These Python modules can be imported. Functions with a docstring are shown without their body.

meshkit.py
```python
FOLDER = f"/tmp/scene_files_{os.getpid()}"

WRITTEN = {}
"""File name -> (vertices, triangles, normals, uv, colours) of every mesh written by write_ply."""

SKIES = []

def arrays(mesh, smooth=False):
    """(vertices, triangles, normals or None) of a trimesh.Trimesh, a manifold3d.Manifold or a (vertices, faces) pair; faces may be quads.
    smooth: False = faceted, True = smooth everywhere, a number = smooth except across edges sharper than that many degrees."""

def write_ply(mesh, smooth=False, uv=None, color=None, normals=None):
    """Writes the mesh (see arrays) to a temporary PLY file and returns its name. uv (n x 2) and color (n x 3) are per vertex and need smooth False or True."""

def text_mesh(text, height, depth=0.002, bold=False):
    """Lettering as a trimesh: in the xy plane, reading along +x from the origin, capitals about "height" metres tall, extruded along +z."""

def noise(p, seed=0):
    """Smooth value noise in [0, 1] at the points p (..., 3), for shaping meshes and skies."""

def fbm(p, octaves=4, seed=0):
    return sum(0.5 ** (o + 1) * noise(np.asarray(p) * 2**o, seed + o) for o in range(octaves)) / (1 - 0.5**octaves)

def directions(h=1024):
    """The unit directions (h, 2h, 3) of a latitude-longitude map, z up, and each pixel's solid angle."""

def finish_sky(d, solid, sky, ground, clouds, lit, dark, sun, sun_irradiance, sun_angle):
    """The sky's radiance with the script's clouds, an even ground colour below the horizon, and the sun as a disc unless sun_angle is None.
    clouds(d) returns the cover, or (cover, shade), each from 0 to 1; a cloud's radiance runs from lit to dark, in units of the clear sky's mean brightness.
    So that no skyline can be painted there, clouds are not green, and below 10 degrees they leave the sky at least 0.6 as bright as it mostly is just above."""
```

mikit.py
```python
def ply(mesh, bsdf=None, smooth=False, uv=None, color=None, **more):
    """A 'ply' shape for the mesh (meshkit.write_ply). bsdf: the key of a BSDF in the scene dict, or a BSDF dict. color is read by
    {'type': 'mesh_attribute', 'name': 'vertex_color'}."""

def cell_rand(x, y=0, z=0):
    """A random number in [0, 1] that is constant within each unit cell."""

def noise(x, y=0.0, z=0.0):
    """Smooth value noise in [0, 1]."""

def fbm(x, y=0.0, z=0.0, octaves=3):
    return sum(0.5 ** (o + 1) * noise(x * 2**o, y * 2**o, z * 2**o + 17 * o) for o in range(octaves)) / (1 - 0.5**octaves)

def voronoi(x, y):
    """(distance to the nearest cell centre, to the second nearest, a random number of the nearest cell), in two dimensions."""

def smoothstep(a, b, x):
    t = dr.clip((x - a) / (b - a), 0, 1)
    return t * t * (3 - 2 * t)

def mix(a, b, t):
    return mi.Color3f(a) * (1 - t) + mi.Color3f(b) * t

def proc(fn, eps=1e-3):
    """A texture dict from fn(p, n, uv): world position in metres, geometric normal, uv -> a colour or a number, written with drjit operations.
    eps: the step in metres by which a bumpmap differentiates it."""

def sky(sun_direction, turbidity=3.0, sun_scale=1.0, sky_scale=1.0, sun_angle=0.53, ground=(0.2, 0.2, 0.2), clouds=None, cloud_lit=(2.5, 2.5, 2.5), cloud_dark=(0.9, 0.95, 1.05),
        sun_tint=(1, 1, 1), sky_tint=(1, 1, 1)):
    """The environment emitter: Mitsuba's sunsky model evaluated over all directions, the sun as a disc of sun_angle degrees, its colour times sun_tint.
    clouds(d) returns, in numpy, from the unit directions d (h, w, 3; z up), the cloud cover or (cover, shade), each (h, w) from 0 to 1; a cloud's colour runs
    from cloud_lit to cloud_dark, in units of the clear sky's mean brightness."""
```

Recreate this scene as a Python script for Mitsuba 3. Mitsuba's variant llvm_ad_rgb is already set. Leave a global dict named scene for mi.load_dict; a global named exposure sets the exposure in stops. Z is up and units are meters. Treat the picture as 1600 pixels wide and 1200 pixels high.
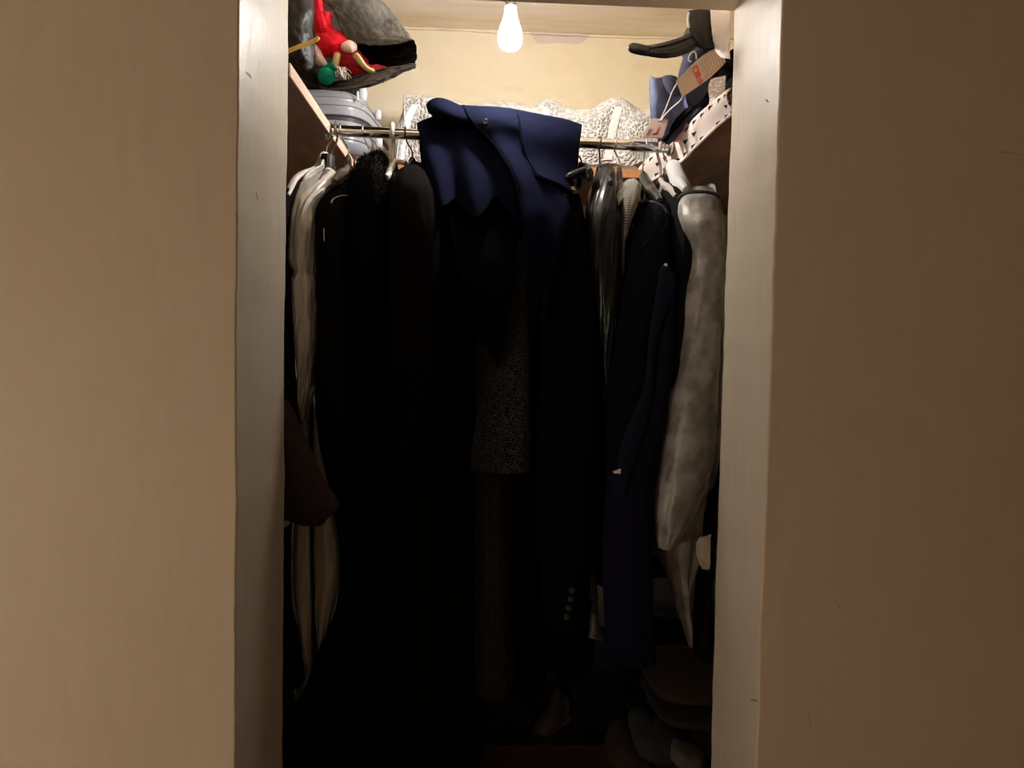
import math, random
import numpy as np, trimesh, drjit as dr, mitsuba as mi
import mikit, meshkit
from scipy.interpolate import PchipInterpolator, RectBivariateSpline
from shapely.geometry import Polygon, box as sbox
rng = np.random.default_rng(7)
T = mi.ScalarTransform4f
scene, labels = {}, {}

# ------------------------------------------------------------------ camera
F = 1202.0
CAM = np.array([0.0, 0.0, 1.45])
yaw, pitch, roll = math.atan(.0467), math.atan(.0457), .02
fwd = np.array([math.sin(yaw)*math.cos(pitch), math.cos(yaw)*math.cos(pitch), -math.sin(pitch)])
r0 = np.array([math.cos(yaw), -math.sin(yaw), 0.0]); u0 = np.cross(r0, fwd)
right = math.cos(roll)*r0 + math.sin(roll)*u0
up = math.cos(roll)*u0 - math.sin(roll)*r0
scene['camera'] = {'type': 'perspective', 'fov': math.degrees(2*math.atan(800/F)), 'fov_axis': 'x', 'near_clip': .02, 'far_clip': 50.0,
                   'to_world': T().look_at(origin=CAM.tolist(), target=(CAM+fwd).tolist(), up=up.tolist())}
exposure = 0.0

# ------------------------------------------------------------------ lights (the lamps themselves are built here)
BULB_I = 3050.0      # radiance of the closet bulb
HALL = [(-2.0, -.35, .85, 80.0)]

# ------------------------------------------------------------------ helpers
def ray(px, py):
    return fwd + (px-800)/F*right + (600-py)/F*up
def P(px, py, Y):
    d = ray(px, py); return CAM + d*(Y/d[1])
def PX(px, py, X):
    d = ray(px, py); return CAM + d*(X/d[0])

used = set()
def numbered(k):
    if k not in used and k not in scene:
        used.add(k); return k
    n = 1
    while f'{k}_{n:03d}' in used or f'{k}_{n:03d}' in scene: n += 1
    used.add(f'{k}_{n:03d}'); return f'{k}_{n:03d}'
def thing(name, label, cat, group=None):
    k = numbered(name); labels[k] = {'label': label, 'category': cat}
    if group: labels[k]['group'] = group
    return k
def add(key, mesh, mat, smooth=True, uv=None, label=None, stuff=False):
    if isinstance(mesh, tuple): mesh, uv = mesh
    if key in scene or key not in labels: key = numbered(key)
    scene[key] = mikit.ply(mesh, mat, smooth, uv=uv)
    if label or stuff:
        labels.setdefault(key, {})
        if label: labels[key]['label'] = label
        if stuff: labels[key]['kind'] = 'stuff'
    return key
def struct(name, mesh, mat, smooth=False, label=None):
    k = add(name, mesh, mat, smooth); labels[k] = {'kind': 'structure'}
    if label: labels[k]['label'] = label
    return k

def grid_faces(nv, nu, wrap):
    i = np.arange(nv-1)[:, None]; j = np.arange(nu if wrap else nu-1)[None]
    a = i*nu+j; b = i*nu+(j+1) % nu; c = (i+1)*nu+(j+1) % nu; d = (i+1)*nu+j
    q = np.stack([a, d, c, b], -1).reshape(-1, 4)
    return np.vstack([q[:, [0, 1, 2]], q[:, [0, 2, 3]]])
def cat(*ms): return trimesh.util.concatenate([m for m in ms])
def TM(v, f): return trimesh.Trimesh(np.asarray(v), np.asarray(f), process=False)

def rbox(lo, hi, r=.004, seg=3):
    """bevelled box"""
    lo, hi = np.array(lo, float), np.array(hi, float)
    r = min(r, .49*(hi-lo).min())
    pts = []
    for s in np.ndindex(2, 2, 2):
        c = np.where(np.array(s) > 0, hi-r, lo+r)
        sg = np.where(np.array(s) > 0, 1, -1)
        for a in np.linspace(0, np.pi/2, seg):
            for b in np.linspace(0, np.pi/2, seg):
                pts.append(c+r*sg*np.array([math.cos(a)*math.cos(b), math.sin(a)*math.cos(b), math.sin(b)]))
    return trimesh.convex.convex_hull(np.array(pts))

def spl(pts, n):
    pts = np.asarray(pts, float)
    s = np.r_[0, np.cumsum(np.linalg.norm(np.diff(pts[:, :3], axis=0), axis=1)+1e-9)]
    if len(pts) == 2:
        t = np.linspace(0, s[-1], n); return np.stack([np.interp(t, s, pts[:, k]) for k in range(pts.shape[1])], 1)
    from scipy.interpolate import CubicSpline
    t = np.linspace(0, s[-1], n)
    return np.stack([PchipInterpolator(s, pts[:, k])(t) if k > 2 else CubicSpline(s, pts[:, k])(t) for k in range(pts.shape[1])], 1)

def tube(pts, r, n=10, m=None, flat=1.0, smooth=True, side=None):
    """round or flattened tube through 3D points; r a number or one per point"""
    pts = np.asarray(pts, float); r = np.broadcast_to(np.asarray(r, float), len(pts))
    q = np.c_[pts, r]
    m = m or max(len(pts)*5, 8)
    q = spl(q, m) if smooth else q
    c, rr = q[:, :3], q[:, 3]
    t = np.gradient(c, axis=0); t /= np.linalg.norm(t, axis=1, keepdims=True)
    a = np.cross(t[0], side if side is not None else ([0, 0, 1] if abs(t[0][2]) < .9 else [1, 0, 0])); a /= np.linalg.norm(a)
    A = []
    for k in range(len(c)):
        if side is not None:
            s_ = np.array(side, float); s_ = s_-t[k]*(s_@t[k]); s_ /= np.linalg.norm(s_); a = np.cross(t[k], s_)
        else:
            a = a-t[k]*(a@t[k]); a /= np.linalg.norm(a)
        A.append(a)
    A = np.array(A); B = np.cross(t, A)
    w = np.linspace(0, 2*np.pi, n, endpoint=False)
    v = c[:, None]+rr[:, None, None]*(A[:, None]*np.cos(w)[None, :, None]+flat*B[:, None]*np.sin(w)[None, :, None])
    nv = len(c); f = grid_faces(nv, n, True)
    v = np.vstack([v.reshape(-1, 3), c[:1], c[-1:]])
    j = np.arange(n); k0, k1 = nv*n, nv*n+1
    f = np.vstack([f, np.stack([j, (j+1) % n, j*0+k0], 1), np.stack([(nv-1)*n+(j+1) % n, (nv-1)*n+j, j*0+k1], 1)])
    m_ = TM(v, f); m_.fix_normals(); return m_

def fb(x, y, z, seed=0, o=3):
    return meshkit.fbm(np.stack(np.broadcast_arrays(x, y, z), -1), o, seed)-.5

def limb(pts, seed=0, fold=.006, fk=1.6, fz=1.5, wr=.003, wk=16., nu=72, pw=2.4, dome=.03, step=.010, hem=True, crease=0.):
    """a hanging cloth tube. pts from the top down: (px, py, Y, half width in px, half depth in m). Its near side shows at the pixel."""
    rows = []
    for px, py, Y, w, d in pts:
        c = P(px, py, Y)
        wm = w*Y/F                       # a deep section shows its far side too: keep the width as seen
        wm = math.sqrt(max(wm**2-(d*(px-745)/F)**2, (.4*wm)**2))
        rows.append([*c, wm, d])
    rows = np.array(rows)
    L = np.linalg.norm(np.diff(rows[:, :3], axis=0), axis=1).sum()
    nv = max(int(L/step), 12)
    q = spl(rows, nv)
    w_ = np.linspace(0, 2*np.pi, nu, endpoint=False)-np.pi/2
    cu, su = np.cos(w_), np.sin(w_)
    ex = np.sign(cu)*np.abs(cu)**(2/pw); ey = np.sign(su)*np.abs(su)**(2/pw)
    s = np.linspace(0, L, nv)[:, None]
    r = fold*2*fb(cu*fk+5, su*fk+9, s*fz, seed, 2)+wr*2*fb(cu*3+2*s, su*3, s*wk+1.5*cu, seed+3)
    if crease:
        r = r - crease*np.abs(2*fb(cu*1.2+3, su*1.2, s*6+2*cu, seed+8, 2))
    C = q[:, None, :3]
    V = np.empty((nv, nu, 3))
    n_ = np.stack([cu, su], -1)
    V[..., 0] = C[..., 0]+q[:, 3:4]*ex+r*cu
    V[..., 1] = C[..., 1]+q[:, 4:5]*ey+r*su
    V[..., 2] = C[..., 2]
    per = 2*(q[:, 3].mean()+q[:, 4].mean())*1.1
    uu = np.linspace(0, per, nu, endpoint=False)
    rings, vv = [V[k] for k in range(nv)], [float(x) for x in s[:, 0]]
    top, tv = [], []
    for t in (1.0, .92, .8, .6, .35, .1):
        g = rings[0].copy(); c = g.mean(0)
        g[:, :2] = c[:2]+(g[:, :2]-c[:2])*math.sin(t*np.pi/2)
        g[:, 2] += dome*math.cos(t*np.pi/2); top.append(g); tv.append(-dome*(1-t))
    rings = top[::-1][:-1]+rings; vv = tv[::-1][:-1]+vv
    if hem:
        g = rings[-1]; c = g.mean(0)
        for sc, dz in ((.93, -.001), (.85, .006), (.82, .05), (.05, .055)):
            h = c+(g-c)*np.array([sc, sc, 1]); h[:, 2] += dz; rings.append(h); vv.append(vv[-1])
    V = np.array(rings); m = TM(V.reshape(-1, 3), grid_faces(len(rings), nu, True))
    uv = np.stack(np.broadcast_arrays(uu[None], np.array(vv)[:, None]), -1).reshape(-1, 2)
    return m, uv

def sheet(ctrl, nu=40, nv=40, thick=.004, amp=0., k=12., seed=0, uvs=None, world=False, kdir=(1, 1), deg=3, wave=None):
    """cloth, paper or film: a control grid of (px, py, Y) smoothly interpolated and given thickness"""
    ctrl = np.asarray(ctrl, float)
    m, n = ctrl.shape[:2]
    W = ctrl if world else np.array([[P(*c) for c in row] for row in ctrl])
    a, b = np.linspace(0, 1, m), np.linspace(0, 1, n)
    A, B = np.linspace(0, 1, nv), np.linspace(0, 1, nu)
    S = np.stack([RectBivariateSpline(a, b, W[..., i], kx=min(deg, m-1), ky=min(deg, n-1), s=0)(A, B) for i in range(3)], -1)
    du, dv = np.gradient(S, axis=1), np.gradient(S, axis=0)
    N = np.cross(du, dv); N /= np.linalg.norm(N, axis=-1, keepdims=True)+1e-12
    lu = np.linalg.norm(du, axis=-1).sum(1).mean(); lv = np.linalg.norm(dv, axis=-1).sum(0).mean()
    if amp:
        S = S+N*(2*amp*fb(B[None]*lu*k*kdir[0], A[:, None]*lv*k*kdir[1], seed*1.7, seed))[..., None]
        du, dv = np.gradient(S, axis=1), np.gradient(S, axis=0)
        N = np.cross(du, dv); N /= np.linalg.norm(N, axis=-1, keepdims=True)+1e-12
    V0, V1 = S+N*thick/2, S-N*thick/2
    g = grid_faces(nv, nu, False); off = nv*nu
    ed = np.r_[np.arange(nu), np.arange(1, nv)*nu+nu-1, (nv-1)*nu+np.arange(nu-2, -1, -1), np.arange(nv-2, 0, -1)*nu]
    e2 = np.roll(ed, -1)
    fs = np.vstack([g, g[:, ::-1]+off, np.stack([ed, ed+off, e2], 1)[:, ::-1], np.stack([e2, ed+off, e2+off], 1)[:, ::-1]])
    uv = np.stack(np.broadcast_arrays(B[None]*lu, A[:, None]*lv), -1).reshape(-1, 2)
    msh = TM(np.vstack([V0.reshape(-1, 3), V1.reshape(-1, 3)]), fs)
    if msh.volume < 0: msh.invert()
    return msh, np.vstack([uv, uv])

def slab(c, half, e=.35, seed=0, amp=.008, layers=0, rot=0., tilt=0., nu=64, nv=30, k=6.):
    """a soft, rounded folded garment"""
    a = np.linspace(-np.pi/2, np.pi/2, nv)[:, None]; b = np.linspace(-np.pi, np.pi, nu, endpoint=False)[None]
    p = lambda x, q: np.sign(x)*np.abs(x)**q
    X = p(np.cos(a), .7)*p(np.cos(b), e); Y = p(np.cos(a), .7)*p(np.sin(b), e); Z = p(np.sin(a), .9)+0*b
    r = 1+0*X
    if layers:
        r = r-.05*np.abs(np.sin(Z*layers*np.pi/2))**6*(np.cos(a) > .2)
    V = np.stack([X*r, Y*r, Z], -1)*np.array(half)
    V = V+np.stack([fb(V[..., 0]*k+s, V[..., 1]*k, V[..., 2]*k*1.5, seed+s) for s in (1, 2, 3)], -1)*2*amp
    R = trimesh.transformations.rotation_matrix(rot, [0, 0, 1])[:3, :3]@trimesh.transformations.rotation_matrix(tilt, [0, 1, 0])[:3, :3]
    V = V@R.T+np.array(c)
    m = TM(V.reshape(-1, 3), grid_faces(nv, nu, True)); 
    if m.volume < 0: m.invert()
    return m

def lathe(prof, c, n=40):
    prof = np.asarray(prof, float); w = np.linspace(0, 2*np.pi, n, endpoint=False)
    V = np.stack([prof[:, :1]*np.cos(w), prof[:, :1]*np.sin(w), prof[:, 1:2]+0*w], -1)+np.array(c)
    m = TM(V.reshape(-1, 3), grid_faces(len(prof), n, True))
    if m.volume < 0: m.invert()
    return m

# ------------------------------------------------------------------ materials
def mat(name, color, rough=.8, spec=.3, metal=0., sheen=0., coat=0., bump=None, bscale=1., beps=1e-3, st=.3):
    c = mikit.proc(color) if callable(color) else {'type': 'rgb', 'value': list(color)}
    b = {'type': 'principled', 'base_color': c, 'roughness': rough, 'metallic': metal, 'specular': spec}
    if sheen: b |= {'sheen': sheen, 'sheen_tint': st}
    if coat: b |= {'clearcoat': coat, 'clearcoat_gloss': .85}
    if bump: b = {'type': 'bumpmap', 'arbitrary': mikit.proc(bump, beps), 'scale': bscale, 'bsdf': b}
    scene[name] = {'type': 'twosided', 'bsdf': b}
    return name
N, FB, SS, MX = mikit.noise, mikit.fbm, mikit.smoothstep, mikit.mix

def wall_col(p, n, uv):
    a = FB(p.x*2.2, p.y*2.2, p.z*2.2, 4); b = FB(p.x*90, p.y*90, p.z*9, 2)
    c = MX((.60, .475, .335), (.665, .54, .40), a)
    return c*(.965+.07*b)
def wall_bump(p, n, uv):
    return .0009*FB(p.x*28+4*N(p.z*3), p.y*28, p.z*7, 3)+.00022*FB(p.x*160, p.y*160, p.z*28, 2)
mat('wall_paint', wall_col, .55, .3, bump=wall_bump, beps=2e-3)
def jamb_col(p, n, uv):
    a = FB(p.x*3, p.y*9, p.z*2.2, 3); b = FB(p.x*120, p.y*120, p.z*9, 2)
    return MX((.53, .46, .365), (.585, .515, .42), a)*(.96+.08*b)
mat('jamb_paint', jamb_col, .42, .4, bump=wall_bump, beps=2e-3)
def back_col(p, n, uv):
    a = FB(p.x*2.0+3, 2.2, p.z*2.0, 4); b = FB(p.x*11, p.y*11, p.z*11, 3)
    c = MX((.80, .715, .52), (.84, .785, .645), SS(.3, .7, a))
    c = MX(c, (.68, .57, .38), .3*SS(.62, .8, b))
    # bare plaster where the paint has come off under the ceiling joint
    e = p.z-2.548+.018*(FB(p.x*14, 1, 3, 2)-.5)
    chip = SS(.0, .006, e+.036*SS(.16, .2, p.x)*(1-SS(.34, .40, p.x))-.012)
    return MX(c, (.62, .53, .50), .75*chip)
mat('back_paint', back_col, .6, .3, bump=wall_bump, beps=2e-3)
def ceil_col(p, n, uv):
    a = FB(p.x*1.5, p.y*9, 0, 4); b = FB(p.x*3, p.y*34, 4, 3)
    return MX((.68, .57, .41), (.79, .71, .59), SS(.3, .7, a))*(.92+.16*b)
mat('ceiling_paint', ceil_col, .6, .3, bump=wall_bump, beps=2e-3)
mat('hall_ceiling', (.55, .52, .47), .8)
mat('hall_wall', (.44, .38, .31), .8)
def floor_col(p, n, uv):
    g = FB(p.x*3, p.y*60, 0, 3); return MX((.20, .12, .07), (.32, .20, .12), g)
mat('floor_wood', floor_col, .45)
def shelf_col(p, n, uv):
    g = FB(p.x*22+2*N(p.y*4), p.y*2.2, p.z*22, 4); return MX((.13, .045, .022), (.24, .09, .045), SS(.3, .75, g))
mat('shelf_wood', shelf_col, .5, .4)
mat('edge_band', lambda p, n, uv: MX((.62, .40, .30), (.78, .58, .46), FB(p.x*30, p.y*6, p.z*40, 3)), .45, .4)
mat('orange_wood', lambda p, n, uv: MX((.28, .12, .05), (.45, .22, .09), FB(p.x*4, p.y*20, p.z*40, 3)), .5)
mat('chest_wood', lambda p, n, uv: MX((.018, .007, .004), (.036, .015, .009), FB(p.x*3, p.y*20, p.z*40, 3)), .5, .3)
mat('chrome', (.86, .84, .82), .12, .5, 1.)
mat('wire', (.62, .60, .58), .28, .5, 1.)
mat('dark_metal', (.06, .06, .06), .3, .5, .6)
mat('white_plastic', (.72, .69, .64), .35, .5)
mat('grey_plastic', (.34, .31, .30), .4, .5)
mat('pale_plastic', (.46, .46, .46), .45, .5)
mat('black_plastic', (.012, .012, .012), .25, .6)
mat('brown_hanger', (.10, .075, .065), .35, .5)
def weave(sc, a):
    return lambda p, n, uv: a*(dr.sin(uv.x*sc)*dr.sin(uv.y*sc))
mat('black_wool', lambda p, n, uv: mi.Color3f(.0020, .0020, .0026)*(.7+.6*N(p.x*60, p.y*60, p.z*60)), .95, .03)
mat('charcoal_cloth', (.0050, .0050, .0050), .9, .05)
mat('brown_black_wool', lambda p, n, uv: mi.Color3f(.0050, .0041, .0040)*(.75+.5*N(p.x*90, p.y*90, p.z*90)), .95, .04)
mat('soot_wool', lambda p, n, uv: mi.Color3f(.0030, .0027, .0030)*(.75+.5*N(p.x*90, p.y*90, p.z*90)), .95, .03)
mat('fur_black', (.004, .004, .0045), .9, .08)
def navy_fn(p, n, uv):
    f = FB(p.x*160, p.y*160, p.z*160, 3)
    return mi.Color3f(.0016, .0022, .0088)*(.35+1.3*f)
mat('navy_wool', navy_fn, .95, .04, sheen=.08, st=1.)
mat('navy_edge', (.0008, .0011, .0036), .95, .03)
def tweed_fn(p, n, uv):
    x, y = uv.x/.0030, uv.y/.0030
    col = dr.floor(x/4); par = col-2*dr.floor(col/2)
    d = x*dr.select(par > .5, 1., -1.)+y
    st = SS(.3, .5, dr.abs(d*.5-dr.floor(d*.5)-.5)*2)
    fl = mikit.cell_rand(x*1.6, y*1.6)
    return MX((.004, .004, .004), (.085, .077, .066), st*SS(.15, .9, fl))
mat('tweed', tweed_fn, .95, .1)
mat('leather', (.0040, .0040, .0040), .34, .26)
mat('strap_leather', (.007, .007, .007), .36, .4, bump=lambda p, n, uv: .0003*FB(p.x*200, p.y*200, p.z*200, 2), beps=5e-4)
mat('silver_satin', lambda p, n, uv: mi.Color3f(.62, .60, .565)*(.9+.2*FB(p.x*20, p.y*20, p.z*6, 2)), .38, .5, .25)
mat('suede', lambda p, n, uv: MX((.15, .14, .125), (.30, .285, .265), SS(.3, .72, FB(p.x*26, p.y*26, p.z*20, 4))), .46, .55, .08,
    bump=lambda p, n, uv: .0012*FB(p.x*60, p.y*60, p.z*45, 3), beps=1e-3)
mat('black_trim', (.008, .008, .009), .5, .4)
mat('white_piping', (.62, .58, .52), .6)
def stripe_fn(p, n, uv):
    s = SS(.35, .5, dr.abs(uv.y/.0065-dr.floor(uv.y/.0065)-.5)*2)
    return MX((.10, .095, .085), (.27, .25, .225), s)
mat('striped_knit', stripe_fn, .95, .1)
mat('jeans', lambda p, n, uv: mi.Color3f(.0034, .0043, .0075)*(.5+1.0*N(p.x*300, p.y*300, p.z*80)), .9, .06)
mat('jeans_fade', lambda p, n, uv: MX((.03, .034, .042), (.20, .20, .20), SS(.45, .8, FB(p.x*80, p.y*80, p.z*80, 3))), .9, .15)
mat('purple_navy', (.0058, .0050, .0165), .85, .08)
mat('turned_edge', (.0070, .0085, .020), .85, .08)
mat('shirt_cloth', (.16, .15, .13), .9, .1)
mat('blue_cloth', (.012, .016, .038), .85, .2)
mat('blue_grey', lambda p, n, uv: mi.Color3f(.11, .125, .235)*(.85+.3*FB(p.x*40, p.y*40, p.z*40, 3)), .85, .2)
mat('slate_cloth', (.035, .042, .068), .85, .2)
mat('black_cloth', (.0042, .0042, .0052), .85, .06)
mat('black_nylon', (.007, .007, .0075), .42, .35)
mat('dark_button', (.02, .02, .02), .5, .2)
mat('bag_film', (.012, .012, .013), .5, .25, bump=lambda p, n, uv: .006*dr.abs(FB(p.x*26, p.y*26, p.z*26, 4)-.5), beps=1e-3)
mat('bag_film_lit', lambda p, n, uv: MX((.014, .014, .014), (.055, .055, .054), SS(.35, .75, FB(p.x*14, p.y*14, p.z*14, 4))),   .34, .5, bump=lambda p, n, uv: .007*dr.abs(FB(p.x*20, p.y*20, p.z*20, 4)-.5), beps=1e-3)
mat('red_plush', lambda p, n, uv: mi.Color3f(.62, .012, .03)*(.75+.5*N(p.x*260, p.y*260, p.z*260)), .9, .15, sheen=.3)
mat('deep_red', lambda p, n, uv: mi.Color3f(.20, .006, .012)*(.75+.5*N(p.x*200, p.y*200, p.z*200)), .9, .15, sheen=.2)
mat('pink_white', (.78, .62, .64), .9, .2)
mat('green_yarn', lambda p, n, uv: mi.Color3f(.012, .27, .19)*(.7+.6*N(p.x*500, p.y*500, p.z*500)), .95, .1, sheen=.3)
mat('gold_cord', lambda p, n, uv: MX((.30, .22, .08), (.70, .60, .32), SS(.4, .6, dr.sin(p.x*1400+p.z*1900)*.5+.5)), .5, .4)
mat('gold_stick', (.42, .28, .07), .4, .5)
mat('white_yarn', (.78, .76, .74), .9, .2)
mat('suitcase_shell', (.27, .28, .32), .33, .5, coat=.2)
mat('suitcase_dark', (.05, .052, .06), .5)
mat('suitcase_pale', (.55, .58, .64), .4, .5)
def bubble_bump(p, n, uv):
    a, b, c = mikit.voronoi(p.x*115, p.z*115)
    return .006*(1-SS(.0, .6, a))
def bubble_col(p, n, uv):
    a, b, c = mikit.voronoi(p.x*115, p.z*115)
    return MX((.40, .385, .36), (.78, .765, .74), SS(.25, .75, FB(p.x*14, p.y*14, p.z*14, 3))*.5+.5*c)
mat('bubble_film', bubble_col, .16, .9, bump=bubble_bump, beps=8e-4)
mat('white_tape', (.86, .83, .79), .35, .5)
mat('paper_beige', (.58, .46, .35), .8)
def check_fn(p, n, uv):
    gx = SS(.25, .4, dr.abs(uv.x/.0062-dr.floor(uv.x/.0062)-.5)); gy = SS(.25, .4, dr.abs(uv.y/.0050-dr.floor(uv.y/.0050)-.5))
    return MX((.60, .48, .36), (.30, .16, .09), dr.clip(.55*gx+.5*gy, 0, 1))
mat('paper_check', check_fn, .8)
mat('label_red', (.62, .10, .055), .7)
mat('card_pink', (.42, .31, .29), .55, .4)
mat('string_white', (.80, .78, .76), .8)
mat('ink_red', (.50, .02, .04), .7)
mat('ink_dark', (.07, .05, .05), .7)
def print_fn(p, n, uv):
    # a pale cloth with short black wedge marks
    x, y = uv.x/.070, uv.y/.040
    r = dr.floor(y); xo = x+.5*(r-2*dr.floor(r/2)); i = dr.floor(xo)
    fx, fy = xo-i, y-r
    h = mikit.cell_rand(i, r, 3)
    w = SS(.0, .06, .42*fx-dr.abs(fy-.5))*SS(.08, .12, fx)*(1-SS(.62, .67, fx))*SS(.25, .26, h)
    return MX((.63, .545, .50), (.012, .012, .014), w)
mat('print_cloth', print_fn, .85, .2)
mat('pink_cloth', (.55, .22, .25), .85)
mat('white_cloth', (.74, .69, .67), .85)
mat('glitter_film', lambda p, n, uv: MX((.55, .50, .50), (.95, .92, .92), SS(.5, .7, N(p.x*300, p.y*300, p.z*300))), .3, .6)
mat('brown_wool', lambda p, n, uv: mi.Color3f(.040, .026, .026)*(.7+.6*N(p.x*220, p.y*220, p.z*220)), .95, .1)
mat('lace', (.50, .42, .34), .9)
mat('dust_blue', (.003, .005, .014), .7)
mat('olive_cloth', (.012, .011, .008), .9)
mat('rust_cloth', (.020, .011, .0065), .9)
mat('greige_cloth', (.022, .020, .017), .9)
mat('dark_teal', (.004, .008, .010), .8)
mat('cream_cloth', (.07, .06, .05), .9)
mat('bulb_cap', (.55, .52, .48), .3, .5, .8)
scene['bulb_glass'] = {'type': 'twosided', 'bsdf': {'type': 'plastic', 'diffuse_reflectance': {'type': 'rgb', 'value': [.85, .85, .85]}}}

# ------------------------------------------------------------------ the setting
Y1, Y2, Y4 = 1.25, 1.53, 2.75
XL1, XL2, XR1, XR2 = -.383, -.373, .484, .494
ZC, ZS, ZH = 1.45+1.112, 1.45+.672, 2.62
SL, SR = -.80, .92        # side walls of the closet

def wall_profile(xs_front, x_corner1, x_corner2, x_far, side, z0, z1, r=.004):
    """one half of the front wall: front face, rounded corner, reveal, back face; swept upwards with an uneven, hand-plastered edge"""
    prof = [(x_far, Y1), ((x_far+x_corner1)/2, Y1)]
    s = side
    for t in np.linspace(0, np.pi/2, 6):
        prof.append((x_corner1-s*r+s*r*math.sin(t), Y1+r-r*math.cos(t)))
    for t in np.linspace(.15, .92, 6): prof.append((x_corner1+(x_corner2-x_corner1)*t, Y1+(Y2-Y1)*t))
    for t in np.linspace(0, np.pi/2, 4): prof.append((x_corner2-s*.01+s*.01*math.cos(t), Y2-.01+.01*math.sin(t)))
    prof += [((x_far+x_corner1)/2, Y2), (x_far, Y2)]
    prof = np.array(prof)
    zs = np.linspace(z0, z1, 160)
    V = np.zeros((len(zs), len(prof), 3)); V[..., 2] = zs[:, None]
    V[..., :2] = prof
    near = np.exp(-((prof[:, 0]-x_corner1)/.05)**2)
    wob = .0022*2*fb(zs*5, 0, 0, 5+int(side), 4)[:, None]+.0009*2*fb(zs*30, 0, 0, 15+int(side), 2)[:, None]
    wob = wob+.0022*2*fb(zs[:, None]*4, prof[None, :, 1]*5, 0, 3, 2)*(prof[None, :, 1] > Y1+.02)
    V[..., 0] += wob*near
    V[..., 1] += .003*2*fb(zs[:, None]*3, prof[None, :, 0]*3, 0, 9, 2)*(near < .9)
    n = len(prof); f = grid_faces(len(zs), n, True)
    c0 = np.array([[prof[:, 0].mean(), (Y1+Y2)/2, z0], [prof[:, 0].mean(), (Y1+Y2)/2, z1]])
    j = np.arange(n); k = len(zs)*n
    f = np.vstack([f, np.stack([j, (j+1) % n, j*0+k], 1), np.stack([k-n+(j+1) % n, k-n+j, j*0+k+1], 1)])
    m = TM(np.vstack([V.reshape(-1, 3), c0]), f); m.fix_normals()
    return m
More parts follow.
